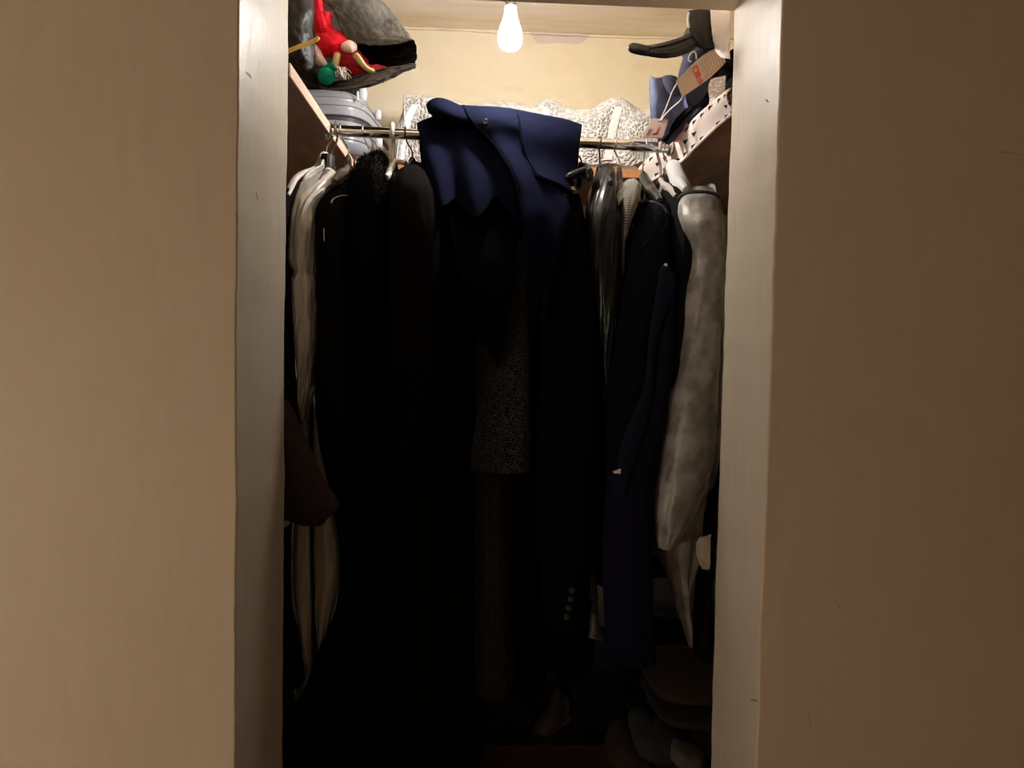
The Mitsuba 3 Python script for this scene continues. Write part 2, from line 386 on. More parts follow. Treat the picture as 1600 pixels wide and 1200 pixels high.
def split(m, edge):
    """the painted reveal (jamb) and the wall face of one mesh"""
    c = m.triangles_center; jam = (np.abs(c[:, 0]-edge) < .03) & (c[:, 1] > Y1+.004) & (c[:, 1] < Y2-.0)
    return m.submesh([np.nonzero(~jam)[0]], append=True, repair=False), m.submesh([np.nonzero(jam)[0]], append=True, repair=False)
wl, jl = split(wall_profile(None, XL1, XL2, -4.2, 1, 0, ZH), XL1)
wr, jr = split(wall_profile(None, XR1, XR2, 3.0, -1, 0, ZH), XR1)
struct('wall_front_left', wl, 'wall_paint', 40, 'beige plastered wall to the left of the closet opening')
struct('wall_front_right', wr, 'wall_paint', 40, 'beige plastered wall to the right of the closet opening')
struct('trim_1', jl, 'jamb_paint', 40, 'left painted reveal of the closet opening')
struct('trim_2', jr, 'jamb_paint', 40, 'right painted reveal of the closet opening')
# scratches and nicks in the paint
def nick(k, a, b, w, m):
    add(k, tube([a, (a+b)/2+.001, b], [w*.4, w, w*.3], 5, 8), m)
mat('scuff', (.30, .24, .17), .8)
mat('scratch_pale', (.78, .72, .64), .7)
for a, b, w in (((1560,237),(1598,243),.0009), ((1306,940),(1312,952),.0009), ((1262,1112),(1266,1134),.0008), ((1172,1094),(1184,1096),.0012)):
    nick('wall_front_right__scuff', P(*a, Y1-.0004), P(*b, Y1-.0004), w, 'scuff')
for a, b, w in (((368,330),(371,384),.0007), ((150,1065),(152,1078),.0006)):
    nick('wall_front_left__scuff', P(*a, Y1-.0004), P(*b, Y1-.0004), w, 'scuff')
for a, b in (((424,38),(437,48)), ((385,112),(393,122)), ((400,300),(402,316))):
    nick('trim_1__scratch', PX(*a, -.3792), PX(*b, -.3792), .0009, 'scratch_pale')
nick('trim_2__scratch', PX(1197,156, .4860), PX(1201,160, .4860), .0022, 'scuff')
struct('wall_lintel', rbox((XL1-.02, Y1, ZS), (XR1+.02, Y2, ZH), .008), 'wall_paint', 40, 'plastered head of the closet opening')
struct('wall_back', rbox((SL-.1, Y4, 0), (SR+.1, Y4+.1, ZC+.05), .002), 'back_paint', False, 'pale yellow back wall of the closet')
struct('wall_closet_left', rbox((SL-.1, Y2-.02, 0), (SL, Y4+.05, ZC+.05), .002), 'back_paint')
struct('wall_closet_right', rbox((SR, Y2-.02, 0), (SR+.1, Y4+.05, ZC+.05), .002), 'back_paint')
struct('ceiling', rbox((SL-.1, Y2-.05, ZC), (SR+.1, Y4+.1, ZC+.1), .002), 'ceiling_paint', False, 'uneven plaster ceiling of the closet')
struct('ceiling_hall', rbox((-4.3, -1.2, ZH), (3.1, Y2, ZH+.1), .002), 'hall_ceiling')
struct('floor', rbox((-4.3, -1.2, -.1), (3.1, Y4+.1, 0), .002), 'floor_wood')
struct('wall_hall_opposite', rbox((-4.3, -1.3, 0), (3.1, -1.2, ZH), .002), 'hall_wall')
struct('wall_hall_end', rbox((3.0, -1.2, 0), (3.1, Y1, ZH), .002), 'hall_wall')
# ragged plaster seam between back wall and ceiling
sx = np.linspace(SL+.02, SR-.02, 90)
seam = np.stack([sx, Y4-.004+0*sx, ZC-.004+.004*2*fb(sx*9, 0, 0, 2)], 1)
struct('trim_3', tube(seam, .005+.004*np.abs(fb(sx*16, 0, 0, 4)), 6, 180), 'back_paint', True, 'ragged plaster seam along the closet ceiling')
for h in HALL:
    t = thing('floor_lamp', 'white globe floor lamp standing in the hall outside the frame', 'lamp')
    a = add(t+'__globe', lathe([(0.001, -.12)]+[(.12*math.cos(q), .12*math.sin(q)) for q in np.linspace(-1.4, 1.4, 16)]+[(.001, .12)], h[:3]), 'bulb_glass')
    scene[a]['emitter'] = {'type': 'area', 'radiance': {'type': 'rgb', 'value': [h[3]*1., h[3]*.88, h[3]*.73]}}
    add(t+'__pole', tube([(h[0], h[1], h[2]-.115), (h[0], h[1], .03)], .012, 10), 'dark_metal')
    add(t+'__base', lathe([(.001, 0.001), (.15, .001), (.15, .02), (.02, .035), (.001, .035)], (h[0], h[1], 0)), 'dark_metal', 30)

# ------------------------------------------------------------------ the bare bulb
BY = 1.915
BX, zb = P(797, 60, BY)[0], P(797, 80, BY)[2]
t = thing('light_bulb', 'bare glowing bulb hanging from the closet ceiling', 'light bulb')
prof = [(.0005, 0), (.012, .0015), (.022, .007), (.0285, .017), (.031, .029), (.030, .042), (.0265, .056), (.0215, .070), (.0175, .084), (.0155, .098), (.0150, .104), (.0005, .1045)]
pp = spl(np.c_[np.array(prof), np.zeros(len(prof))], 50)[:, :2]; pp[:, 0] = np.maximum(pp[:, 0], .0004)
a = add(t+'__glass', lathe(pp, (BX, BY, zb), 40), 'bulb_glass')
scene[a]['emitter'] = {'type': 'area', 'radiance': {'type': 'rgb', 'value': [BULB_I/10.5*q for q in (1.0, .95, .89)]}}
add(t+'__cap', lathe([(.0005, .104), (.0137, .105)]+[(.0137-.0012*(k % 2), .106+.003*k) for k in range(8)]+[(.009, .132), (.0005, .133)], (BX, BY, zb), 24), 'bulb_cap', 30)
add(t+'__lamp_holder', lathe([(.0005, .118), (.019, .119), (.020, .122), (.020, .160), (.014, .172), (.006, .178), (.0005, .178)], (BX, BY, zb), 24), 'black_plastic', 30)
add(t+'__cable', tube([(BX, BY, zb+.176), (BX+.002, BY, (zb+.176+ZC)/2), (BX, BY, ZC+.001)], .0032, 8), 'black_plastic')

# ------------------------------------------------------------------ shelves, rod
SZ = 1.45+.545        # shelf tops
YB = 2.30
def shelf(label, lo, hi, edge_axis):
    t = thing('shelf', label, 'shelf', 'shelves around the closet')
    add(t+'__board', rbox(lo, hi, .002), 'shelf_wood', 30)
    lo, hi = np.array(lo, float), np.array(hi, float)
    a, b = lo.copy(), hi.copy()
    if edge_axis == 'right': a[0] = hi[0]; b[0] = hi[0]+.004
    if edge_axis == 'left': b[0] = lo[0]; a[0] = lo[0]-.004
    if edge_axis == 'front': b[1] = lo[1]; a[1] = lo[1]-.004
    add(t+'__edge_band', rbox(a, b, .0015), 'edge_band' if edge_axis != 'front' else 'orange_wood', 30, label='pale edge strip')
shelf('left brown wooden shelf that holds the grey suitcase', (SL, Y2+.005, SZ-.026), (-.374, Y4, SZ), 'right')
shelf('right brown wooden shelf under the printed cloth', (.505, Y2+.005, SZ-.048), (SR, Y4, SZ-.022), 'left')
shelf('back brown wooden shelf under the bubble wrap', (-.369, YB, SZ-.030), (.500, Y4, SZ-.004), 'front')

YR = 1.955
RA, RB = P(514, 203.5, YR), P(1045, 229.5, YR)
RR = .0135
t = thing('clothes_rod', 'chrome clothes rod spanning the closet between the shelves', 'clothes rod')
dirr = (RB-RA)/np.linalg.norm(RB-RA)
def rodz(x): return RA[2]+(RB[2]-RA[2])*(x-RA[0])/(RB[0]-RA[0])
add(t+'__tube', tube([RA, RB], RR, 32, 3, smooth=True), 'chrome')
s0 = RA+(RB-RA)*((985-514)/(1045-514))
add(t+'__joint_sleeve', tube([s0, s0+.0005*dirr, RB-.0005*dirr, RB], [RR*.98, RR+.0022, RR+.0022, RR*.98], 32, smooth=False), 'chrome')
for p, sg in ((RA, -1), (RB, 1)):
    add(t+'__bracket', tube([p-sg*.004*dirr, p+sg*.001*dirr, p+sg*.006*dirr, p+sg*.009*dirr], [.019, .023, .023, .012], 28, smooth=False), 'wire', 30)

def rod_x(px): return P(px, 203.5+(px-514)*.049, YR)[0]

# ------------------------------------------------------------------ hangers
def hanger(px, kind, label, colour=None, hookm='wire', neck=.075, arms=True, drop=.075, half=.19, thick=.010, yaw_=0., hook_r=.0019, dx=0.):
    t = thing('clothes_hanger', label, 'hanger', None)
    x = rod_x(px); z = rodz(x); R = RR+hook_r+.001
    pts = []
    for a in np.linspace(-35, 200, 14):
        q = math.radians(a); pts.append((x+.0007*(a/60), YR-R*math.cos(q), z+R*math.sin(q)))
    # the bend back under the rod into the stem
    pts = pts[::-1]                      # from the front lip over the top to the back, then the stem
    zs = z-neck
    stem = [(x+dx*.3, YR+R*.75, z-R*1.35), (x+dx*.6, YR+.004, z-R*2.2), (x+dx, YR, zs)]
    add(t+'__hook', tube([pts[0]]+pts[2:-1:2]+stem, hook_r if kind != 'fat' else [hook_r]*(len(pts[2:-1:2])+1)+[hook_r]*3, 10, 60, flat=1.0 if kind != 'band' else .45), hookm)
    c = np.array([x+dx, YR, zs])
    e = np.array([math.sin(yaw_), math.cos(yaw_), 0])
    if arms:
        L = [c-e*half+np.array([0, 0, -drop]), c-e*half*.6+np.array([0, 0, -drop*.62]), c-e*half*.2+np.array([0, 0, -drop*.2]), c+np.array([0, 0, .002]),
             c+e*half*.2+np.array([0, 0, -drop*.2]), c+e*half*.6+np.array([0, 0, -drop*.62]), c+e*half+np.array([0, 0, -drop])]
        add(t+'__shoulders', tube(L, [thick*.8, thick*1.25, thick, thick*.9, thick, thick*1.25, thick*.8], 14, 50, flat=.8), colour)
    return t, c

# ------------------------------------------------------------------ garments
def garment(name, label, cat_, group=None): return thing(name, label, cat_, group)
def part(t, nm, lm, m, label=None): return add(f'{t}__{nm}', lm[0], m, True, lm[1], label)

def onto(mesh, px, py, lift=.002):
    """the point of the mesh that is seen at a pixel of the photograph, lifted off the cloth"""
    d = ray(px, py); v = mesh.vertices[mesh.faces]
    e1, e2 = v[:, 1]-v[:, 0], v[:, 2]-v[:, 0]
    h = np.cross(d, e2); a = (e1*h).sum(1); a = np.where(np.abs(a) < 1e-14, 1e-14, a)
    s_ = CAM-v[:, 0]; u = (s_*h).sum(1)/a; q = np.cross(s_, e1); w = (q@d)/a; t_ = (e2*q).sum(1)/a
    ok = (u >= 0) & (w >= 0) & (u+w <= 1) & (t_ > .5)
    if not ok.any():
        k = np.argmin(np.linalg.norm(np.cross(mesh.vertices-CAM, d/np.linalg.norm(d)), axis=1)); p = mesh.vertices[k]
    else: p = CAM+d*t_[ok].min()
    return p-d/np.linalg.norm(d)*lift
def seam_on(t, nm, lm, pts, r, m, flat=.6, lift=.001, label=None):
    return add(f'{t}__{nm}', tube([onto(lm[0], x, y, lift) for x, y in pts], r, 8, len(pts)*10, flat=flat), m, True, None, label)

# ---- the silvery raincoat
g = thing('raincoat', 'long silvery grey satin coat hanging at the left end of the rod', 'coat')
silver = limb([(517,272,1.92,9,.05),(506,284,1.86,24,.06),(485,304,1.79,31,.055),(474,336,1.75,23,.05),(474,380,1.745,23,.05),(475,412,1.745,22,.05),(477,428,1.745,18,.045),(476,443,1.745,25,.05),(480,515,1.75,20,.05),(480,560,1.755,17,.045),(477,620,1.76,11,.04),(477,655,1.76,5,.03)], 11, .004, 1.4, 2, .006, 20, 110, 2.2, .012, .006, crease=.007)
part(g, 'sleeve', silver, 'silver_satin')
part(g, 'front_panel', limb([(476,640,1.80,7,.02),(474,805,1.78,13,.02),(473,900,1.78,15,.02),(479,990,1.78,9,.02),(487,1058,1.78,1.5,.01)], 12, .003, 2, 3, .002), 'silver_satin')
part(g, 'front_panel', limb([(500,640,1.81,9,.02),(508,818,1.79,18,.02),(511,890,1.79,20,.02),(508,940,1.79,16,.02),(503,995,1.79,7,.02),(499,1044,1.79,1.5,.01)], 13, .004, 2, 3, .002), 'silver_satin')
part(g, 'front_edging', limb([(487,640,1.785,3,.01),(488,818,1.775,2.5,.01),(490,940,1.775,2.5,.01),(493,1050,1.78,4,.01)], 14, .001), 'black_trim', 'black edging')
part(g, 'body', limb([(515,272,1.97,8,.10),(500,300,1.97,14,.17),(496,400,1.97,16,.19),(490,640,1.97,16,.19),(490,1040,1.97,14,.19)], 15), 'silver_satin')
part(g, 'collar', limb([(515,261,1.94,9,.02),(514,269,1.93,11,.03),(512,276,1.92,12,.03)], 16, .001, dome=.004), 'black_trim', 'black collar')

# ---- the brown coat on the white hanger, mostly behind the left reveal
g = thing('wool_coat', 'dark brown wool coat with its sleeve bent forward beside the left reveal', 'coat')
part(g, 'body', limb([(499,277,1.90,8,.03),(476,290,1.84,14,.045),(454,312,1.73,10,.05),(445,360,1.70,10,.05),(447,420,1.72,11,.05),(452,436,1.72,10,.05),(448,480,1.72,13,.05),(448,640,1.73,17,.05),(444,800,1.73,13,.05),(445,950,1.73,12,.05),(450,1010,1.73,20,.05),(452,1066,1.73,24,.05)], 21, .003, dome=.01), 'charcoal_cloth', 'dark body')
sl = limb([(440,630,1.655,9,.025),(452,668,1.645,16,.04),(453,700,1.64,31,.045),(462,745,1.635,42,.05),(474,785,1.63,55,.05),(479,797,1.63,50,.05),(483,808,1.63,32,.045),(488,817,1.63,20,.03)], 22, .004, 1.5, 3, .002, dome=.01)
part(g, 'sleeve', sl, 'brown_wool', 'brown woollen sleeve')
part(g, 'care_tag', sheet([[(437,818,1.60),(455,808,1.61)],[(438,829,1.60),(453,819,1.61)]], 8, 6, .001), 'lace', 'small beige tag')

# ---- the charcoal jacket with white piping
g = thing('jacket', 'charcoal jacket with white piping between the silver coat and the fur collar', 'jacket')
j = limb([(548,292,1.93,10,.05),(536,303,1.86,24,.06),(524,328,1.79,28,.06),(521,380,1.755,25,.06),(525,500,1.75,29,.06),(526,620,1.75,32,.06),(545,780,1.765,26,.06),(558,870,1.77,25,.06),(552,950,1.775,28,.06),(536,1010,1.78,36,.07),(530,1185,1.78,44,.08)], 31, .005, dome=.015)
part(g, 'body', j, 'charcoal_cloth')
seam_on(g, 'piping', j, [(518,317),(522,310),(532,306),(545,306)], .0019, 'white_piping', label='white piping')
seam_on(g, 'piping', j, [(506,357),(506,366),(507,377)], .0019, 'white_piping', label='white piping')

# ---- the coat with a fur collar
g = thing('fur_collar_coat', 'black coat with a bushy black fur collar hanging left of the thick white hook', 'coat')
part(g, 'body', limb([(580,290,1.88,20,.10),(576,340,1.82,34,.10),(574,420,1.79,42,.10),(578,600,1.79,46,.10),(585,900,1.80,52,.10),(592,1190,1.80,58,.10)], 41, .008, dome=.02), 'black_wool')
fc = limb([(594,249,1.91,10,.05),(587,258,1.87,21,.08),(581,280,1.83,27,.09),(579,310,1.81,29,.09),(577,350,1.80,27,.07),(575,372,1.80,22,.05)], 42, .008, 2, 6, .004, 20, dome=.014)
part(g, 'fur_collar', fc, 'fur_black', 'black fur collar')
pts, fi = trimesh.sample.sample_surface(fc[0], 9000, seed=3)
nn = fc[0].face_normals[fi]*(1 if fc[0].volume > 0 else -1)
dirn = nn+rng.normal(0, .35, nn.shape)+np.array([0, 0, -.15]); dirn /= np.linalg.norm(dirn, axis=1, keepdims=True)
Lh = rng.uniform(.007, .016, (len(pts), 1)); sd = np.cross(dirn, rng.normal(size=nn.shape)); sd /= np.linalg.norm(sd, axis=1, keepdims=True)
V = np.stack([pts-sd*.0007, pts+sd*.0007, pts+dirn*Lh], 1).reshape(-1, 3)
add(g+'__fur_collar__hair', TM(V, np.arange(len(V)).reshape(-1, 3)), 'fur_black', False, stuff=True)

# ---- the brown-black wool coat
g = thing('wool_coat', 'brownish black wool coat with a rounded shoulder left of the draped navy coat', 'coat')
sl = limb([(648,262,1.93,9,.05),(646,274,1.88,25,.08),(645,298,1.81,33,.08),(646,340,1.77,38,.07),(647,420,1.755,41,.07),(645,560,1.755,42,.07),(636,690,1.76,38,.06),(630,730,1.76,34,.06)], 51, .005, dome=.012)
part(g, 'sleeve', sl, 'brown_black_wool')
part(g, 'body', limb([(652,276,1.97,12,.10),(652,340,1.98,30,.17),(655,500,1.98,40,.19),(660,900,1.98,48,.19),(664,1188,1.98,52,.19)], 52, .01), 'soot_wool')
part(g, 'collar', sheet([[(612,302,1.80),(630,270,1.84),(648,255,1.88),(666,262,1.87),(678,282,1.83)],[(613,310,1.79),(631,284,1.82),(648,270,1.85),(664,274,1.84),(676,290,1.81)]], 40, 12, .006), 'soot_wool')

# ---- black coats that fill the middle of the rod
g = thing('overcoat', 'long black overcoat hanging behind the tails of the draped navy coat', 'coat')
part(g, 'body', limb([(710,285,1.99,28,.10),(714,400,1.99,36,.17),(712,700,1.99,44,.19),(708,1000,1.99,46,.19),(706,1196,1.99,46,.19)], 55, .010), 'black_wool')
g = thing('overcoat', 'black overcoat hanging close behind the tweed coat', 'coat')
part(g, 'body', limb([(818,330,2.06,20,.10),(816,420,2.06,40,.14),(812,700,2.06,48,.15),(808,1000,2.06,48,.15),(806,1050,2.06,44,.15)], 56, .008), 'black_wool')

# ---- the tweed coat
g = thing('tweed_coat', 'black and white herringbone tweed coat below the draped navy coat', 'coat')
part(g, 'sleeve', limb([(808,395,1.82,12,.04),(805,450,1.80,19,.05),(798,540,1.765,29,.055),(790,620,1.755,38,.055),(783,690,1.75,45,.055),(781,734,1.75,46,.055)], 61, .006, 1.6, 1.2, .002), 'tweed')
part(g, 'body', limb([(790,390,1.98,16,.15),(775,470,1.98,34,.18),(770,740,1.98,34,.19),(769,900,1.98,34,.19),(768,1042,1.98,34,.19)], 62, .014, 3.2, .8, .002, nu=120), 'tweed')

# ---- the black coat on the right of the middle
g = thing('overcoat', 'long black overcoat with a seamed shoulder right of the tweed coat', 'coat')
sl = limb([(897,312,1.92,10,.05),(894,342,1.85,17,.07),(891,378,1.80,25,.07),(889,420,1.775,35,.07),(887,520,1.765,44,.07),(884,700,1.76,47,.07),(882,860,1.765,42,.065),(884,972,1.77,34,.06)], 71, .005, dome=.012)
part(g, 'sleeve', sl, 'soot_wool')
seam_on(g, 'armhole_seam', sl, [(861,424),(868,413),(880,408),(895,410),(908,418),(915,430)], .0016, 'brown_black_wool')
part(g, 'body', limb([(886,330,1.99,22,.12),(884,420,1.99,36,.18),(880,700,1.99,48,.19),(880,1010,1.99,46,.19)], 72, .01), 'black_wool')
for bx_, by_ in ((894,923),(892,936),(889,950),(886,964)):
    p = onto(sl[0], bx_, by_, .002)
    d = (CAM-p)/np.linalg.norm(CAM-p)
    add(g+'__button', tube([p-d*.002, p, p+d*.002, p+d*.0028], [.0070, .0078, .0066, .004], 16, smooth=False), 'dark_button', 30, label='shiny black button')

# ---- the leather jacket
g = thing('leather_jacket', 'glossy black leather jacket on the right half of the rod', 'jacket')
part(g, 'sleeve', limb([(946,266,1.93,13,.05),(945,280,1.89,19,.07),(942,308,1.83,25,.07),(942,345,1.79,29,.065),(942,400,1.77,29,.06),(945,470,1.765,24,.06),(946,560,1.78,17,.05),(946,640,1.79,12,.04),(946,720,1.80,9,.03)], 81, .003, 1.0, 2.5, .003, 16, 110, 2.2, .014, .006, crease=.007), 'leather')
part(g, 'body', limb([(948,285,1.99,8,.10),(946,350,1.99,24,.17),(946,560,1.99,28,.18),(940,740,1.99,30,.18),(932,885,1.99,30,.18)], 82, .008), 'leather')
part(g, 'lapel', sheet([[(936,298,1.79),(950,300,1.785),(962,312,1.785)],[(934,322,1.765),(950,324,1.752),(967,334,1.755)],[(950,352,1.745),(958,350,1.735),(968,356,1.738)]], 50, 50, .006, .003, 22, 83), 'leather')

# ---- the striped cardigan
g = thing('cardigan', 'grey and cream striped knitted cardigan beside the leather jacket', 'cardigan')
part(g, 'body', limb([(984,287,1.92,10,.05),(981,296,1.88,19,.07),(979,312,1.83,19,.07),(977,335,1.80,13,.06),(972,360,1.79,8,.04),(969,400,1.79,6,.04),(962,560,1.80,6,.04)], 91, .005, 2, 4, .004, dome=.008), 'striped_knit')
part(g, 'collar', sheet([[(962,305,1.77),(978,294,1.80),(998,300,1.79)],[(966,320,1.755),(982,308,1.77),(1001,314,1.77)]], 24, 12, .006, .002, 30, 92), 'striped_knit')

# ---- the jeans jacket with faded edges
g = thing('denim_jacket', 'dark denim jacket with faded pale collar seams', 'jacket')
jj = limb([(1018,318,1.90,18,.06),(1019,330,1.85,28,.08),(1014,362,1.81,33,.08),(1006,420,1.78,36,.08),(994,500,1.765,38,.075),(984,600,1.765,38,.075),(972,690,1.77,32,.07),(966,745,1.77,24,.06)], 101, .008, 1.8, 2.5, .003, dome=.010)
part(g, 'body', jj, 'jeans')
seam_on(g, 'collar_seam', jj, [(989,352),(993,331),(1003,319),(1018,316),(1034,322),(1043,334)], .0042, 'jeans_fade', .8, label='faded collar edge')
seam_on(g, 'front_seam', jj, [(990,350),(979,378),(973,395),(970,430),(962,470),(953,492)], .0028, 'jeans_fade', .7, label='faded front edge')
seam_on(g, 'sleeve_fold', jj, [(1040,335),(1036,362),(1012,380),(996,402)], .0022, 'jeans', .7)

# ---- the long purple navy dress
g = thing('dress', 'long purplish navy dress with a rounded hem in front of the denim jacket', 'dress')
dd = limb([(1044,420,1.76,7,.03),(1042,450,1.75,12,.04),(1033,540,1.735,19,.05),(1011,650,1.73,29,.05),(990,735,1.725,38,.05),(982,800,1.725,39,.05),(980,880,1.725,40,.05),(981,960,1.725,39,.05),(986,1010,1.725,36,.045),(996,1036,1.725,28,.03)], 111, .008, 1.8, 2, .002, nu=100)
part(g, 'body', dd, 'purple_navy')
part(g, 'lapel', sheet([[(1036,416,1.70),(1046,420,1.70),(1052,440,1.70)],[(1026,450,1.69),(1036,456,1.685),(1046,470,1.69)],[(1013,540,1.68),(1018,540,1.675),(1023,545,1.68)],[(1004,610,1.672),(1011,612,1.667),(1017,616,1.67)],[(972,690,1.665),(985,692,1.66),(1000,690,1.665)],[(966,735,1.66),(972,750,1.658),(978,760,1.66)],[(946,742,1.668),(958,760,1.662),(972,780,1.665)]], 20, 60, .004, .002, 20, 112), 'turned_edge', 'grey navy turned edge')
part(g, 'lining', sheet([[(1039,411,1.695),(1043,412,1.695)],[(1030,426,1.695),(1041,424,1.692)]], 6, 8, .002), 'white_cloth', 'pale lining')
part(g, 'lining', sheet([[(957,737,1.655),(970,732,1.655)],[(960,740,1.655),(970,740,1.655)]], 6, 8, .002), 'white_cloth', 'pale lining')

# ---- the black jacket on the foam hanger
g = thing('jacket', 'black jacket squeezed between the denim jacket and the pale suede coat', 'jacket')
part(g, 'sleeve', limb([(1046,296,1.90,12,.05),(1051,312,1.85,19,.07),(1057,350,1.80,23,.07),(1062,395,1.77,22,.07),(1061,450,1.765,19,.065),(1053,540,1.765,16,.06),(1044,640,1.77,12,.05)], 121, .004, dome=.012), 'black_cloth')
part(g, 'collar', sheet([[(1030,312,1.86),(1042,298,1.88),(1054,304,1.86)],[(1032,322,1.83),(1044,311,1.85),(1057,318,1.83)]], 20, 10, .006), 'black_cloth')

# ---- the pale suede coat
g = thing('suede_coat', 'pale grey suede coat with a black neckband beside the right reveal', 'coat')
su = limb([(1086,299,1.88,28,.05),(1086,309,1.83,36,.06),(1090,332,1.77,40,.065),(1095,362,1.745,38,.07),(1101,400,1.74,34,.07),(1095,450,1.74,37,.07),(1088,540,1.745,38,.07),(1078,640,1.74,45,.07),(1070,720,1.735,47,.065),(1056,780,1.735,40,.06),(1044,830,1.735,26,.055),(1035,852,1.735,15,.045)], 131, .005, 1.3, 1.6, .0025, 18, 110, 2.3, .008, .007, crease=.004)
part(g, 'sleeve', su, 'suede')
part(g, 'body', limb([(1084,700,1.82,30,.04),(1070,800,1.80,30,.04),(1062,860,1.80,36,.04),(1063,905,1.80,22,.035),(1069,950,1.80,13,.03),(1075,985,1.80,6.5,.02),(1079,1010,1.80,2,.01)], 132, .007, 2.2, 4, .004, nu=100, crease=.005), 'suede')
part(g, 'back', limb([(1092,312,2.0,14,.14),(1094,380,2.0,22,.18),(1090,640,2.0,26,.19),(1085,860,2.0,22,.18)], 133), 'suede')
seam_on(g, 'neckband', su, [(1060,313),(1066,306),(1076,302),(1094,301),(1110,303),(1122,309)], .0065, 'black_trim', .8, label='black neckband')

# ---- the dark coat at the far right with a piece of lace
g = thing('coat', 'dark coat with a lace cuff peeping out by the right reveal', 'coat')
part(g, 'body', limb([(1122,420,1.92,6,.03),(1120,560,1.90,10,.05),(1112,740,1.86,12,.06),(1102,880,1.84,12,.06),(1096,1020,1.84,14,.06)], 141, .004), 'charcoal_cloth')
part(g, 'cuff', sheet([[(1096,838,1.72),(1112,836,1.72)],[(1088,852,1.71),(1110,850,1.71)],[(1090,872,1.71),(1110,874,1.71)],[(1097,888,1.72),(1108,890,1.72)]], 24, 30, .003, .005, 60, 142), 'lace', 'lace cuff')

# ---- the striped shirt whose cuffs hang out
g = thing('shirt', 'pale striped shirt with two cuffs hanging out low between black coat and dress', 'shirt')
def cuff(rows, k): return sheet(rows, 30, 30, .003, .003, 40, k)
part(g, 'sleeve', cuff([[(916,720,1.90),(922,720,1.89),(930,720,1.90)],[(914,860,1.87),(921,860,1.86),(929,860,1.87)],[(912,900,1.83),(920,898,1.815),(930,898,1.83)],[(905,934,1.81),(920,936,1.79),(934,938,1.81)]], 151), 'shirt_cloth')
part(g, 'sleeve', cuff([[(920,880,1.90),(926,880,1.89),(932,880,1.90)],[(918,945,1.85),(925,945,1.84),(933,945,1.85)],[(914,980,1.85),(926,975,1.83),(938,985,1.85)],[(911,994,1.85),(926,998,1.82),(944,1000,1.85)]], 152), 'shirt_cloth')

# ---- the navy coat thrown over the rod
g = thing('draped_coat', 'navy blue wool coat thrown over the middle of the rod', 'coat')
def dr_sheet(rows, k, nu=70, nv=90, th=.009): return sheet(rows, nu, nv, th, .0025, 9, k)
tail = sheet([[(692,262,1.90),(745,268,1.90),(800,278,1.89)],[(695,306,1.845),(748,312,1.84),(800,318,1.83)],[(706,372,1.74),(752,378,1.74),(804,380,1.73)],[(722,470,1.685),(760,472,1.675),(798,470,1.68)],[(731,520,1.695),(757,538,1.685),(778,575,1.69)]], 40, 60, .009, .006, 10, 160)
part(g, 'tail', tail, 'navy_edge')
lp = dr_sheet([[(660,290,2.07),(680,280,2.07),(700,270,2.07),(710,265,2.07),(718,260,2.07),(726,255,2.07),(733,250,2.07)],
 [(655,216,2.02),(675,206,2.02),(695,200,2.02),(708,196,2.02),(718,192,2.02),(725,190,2.02),(731,188,2.02)],
 [(653,195,1.955),(672,187,1.955),(690,181,1.955),(704,175,1.955),(714,171,1.955),(722,169,1.955),(729,169,1.955)],
 [(657,215,1.89),(680,217,1.885),(702,218,1.895),(724,220,1.88),(742,220,1.89),(756,220,1.88),(767,221,1.875)],
 [(668,262,1.83),(690,265,1.815),(710,266,1.84),(736,272,1.80),(760,268,1.83),(780,268,1.815),(797,266,1.80)],
 [(680,316,1.775),(699,320,1.755),(716,316,1.79),(744,343,1.73),(768,314,1.785),(792,325,1.76),(814,358,1.73)]], 161, 90, 100)
part(g, 'left_panel', lp, 'navy_wool')
cp = dr_sheet([[(735,260,2.07),(757,260,2.07),(782,262,2.07),(804,265,2.07),(822,268,2.07)],
 [(730,192,2.02),(752,192,2.02),(777,192,2.02),(800,195,2.02),(818,200,2.02)],
 [(722,167,1.945),(745,168,1.945),(770,169,1.945),(795,172,1.945),(815,177,1.945)],
 [(738,190,1.875),(758,190,1.87),(780,190,1.87),(803,195,1.87),(822,200,1.87)],
 [(768,222,1.85),(785,222,1.845),(802,224,1.85),(820,228,1.85),(838,232,1.85)],
 [(797,266,1.785),(812,268,1.775),(828,270,1.79),(845,275,1.78),(862,280,1.79)],
 [(811,312,1.735),(828,314,1.72),(846,316,1.735),(868,318,1.73),(888,320,1.735)],
 [(818,358,1.70),(834,360,1.685),(852,362,1.70),(870,362,1.69),(884,362,1.70)],
 [(824,420,1.69),(836,422,1.675),(848,424,1.69),(858,424,1.68),(866,424,1.69)],
 [(829,500,1.688),(836,502,1.676),(842,504,1.69),(848,504,1.68),(852,504,1.69)]], 162, 80, 130)
part(g, 'middle_panel', cp, 'navy_wool')
fp = dr_sheet([[(814,260,2.07),(846,266,2.07),(878,272,2.07),(902,280,2.07)],
 [(811,198,2.02),(844,204,2.02),(878,210,2.02),(905,220,2.02)],
 [(807,174,1.94),(842,181,1.94),(875,188,1.94),(908,198,1.94)],
 [(811,200,1.87),(845,206,1.86),(878,213,1.865),(905,221,1.875)],
 [(818,235,1.835),(848,243,1.825),(875,250,1.83),(899,255,1.845)],
 [(841,278,1.77),(858,285,1.755),(874,292,1.755),(892,305,1.77)]], 163, 70, 90, .011)
part(g, 'flap', fp, 'navy_wool')
part(g, 'collar', sheet([[(672,178,1.98),(686,170,1.98),(704,176,1.98),(722,188,1.98)],[(669,166,1.94),(684,157,1.94),(704,162,1.945),(726,172,1.95)],[(672,172,1.89),(688,166,1.885),(708,172,1.895),(730,180,1.90)],[(682,187,1.885),(696,184,1.88),(712,188,1.885),(732,192,1.89)]], 50, 50, .013, .001, 10, 164), 'navy_wool')
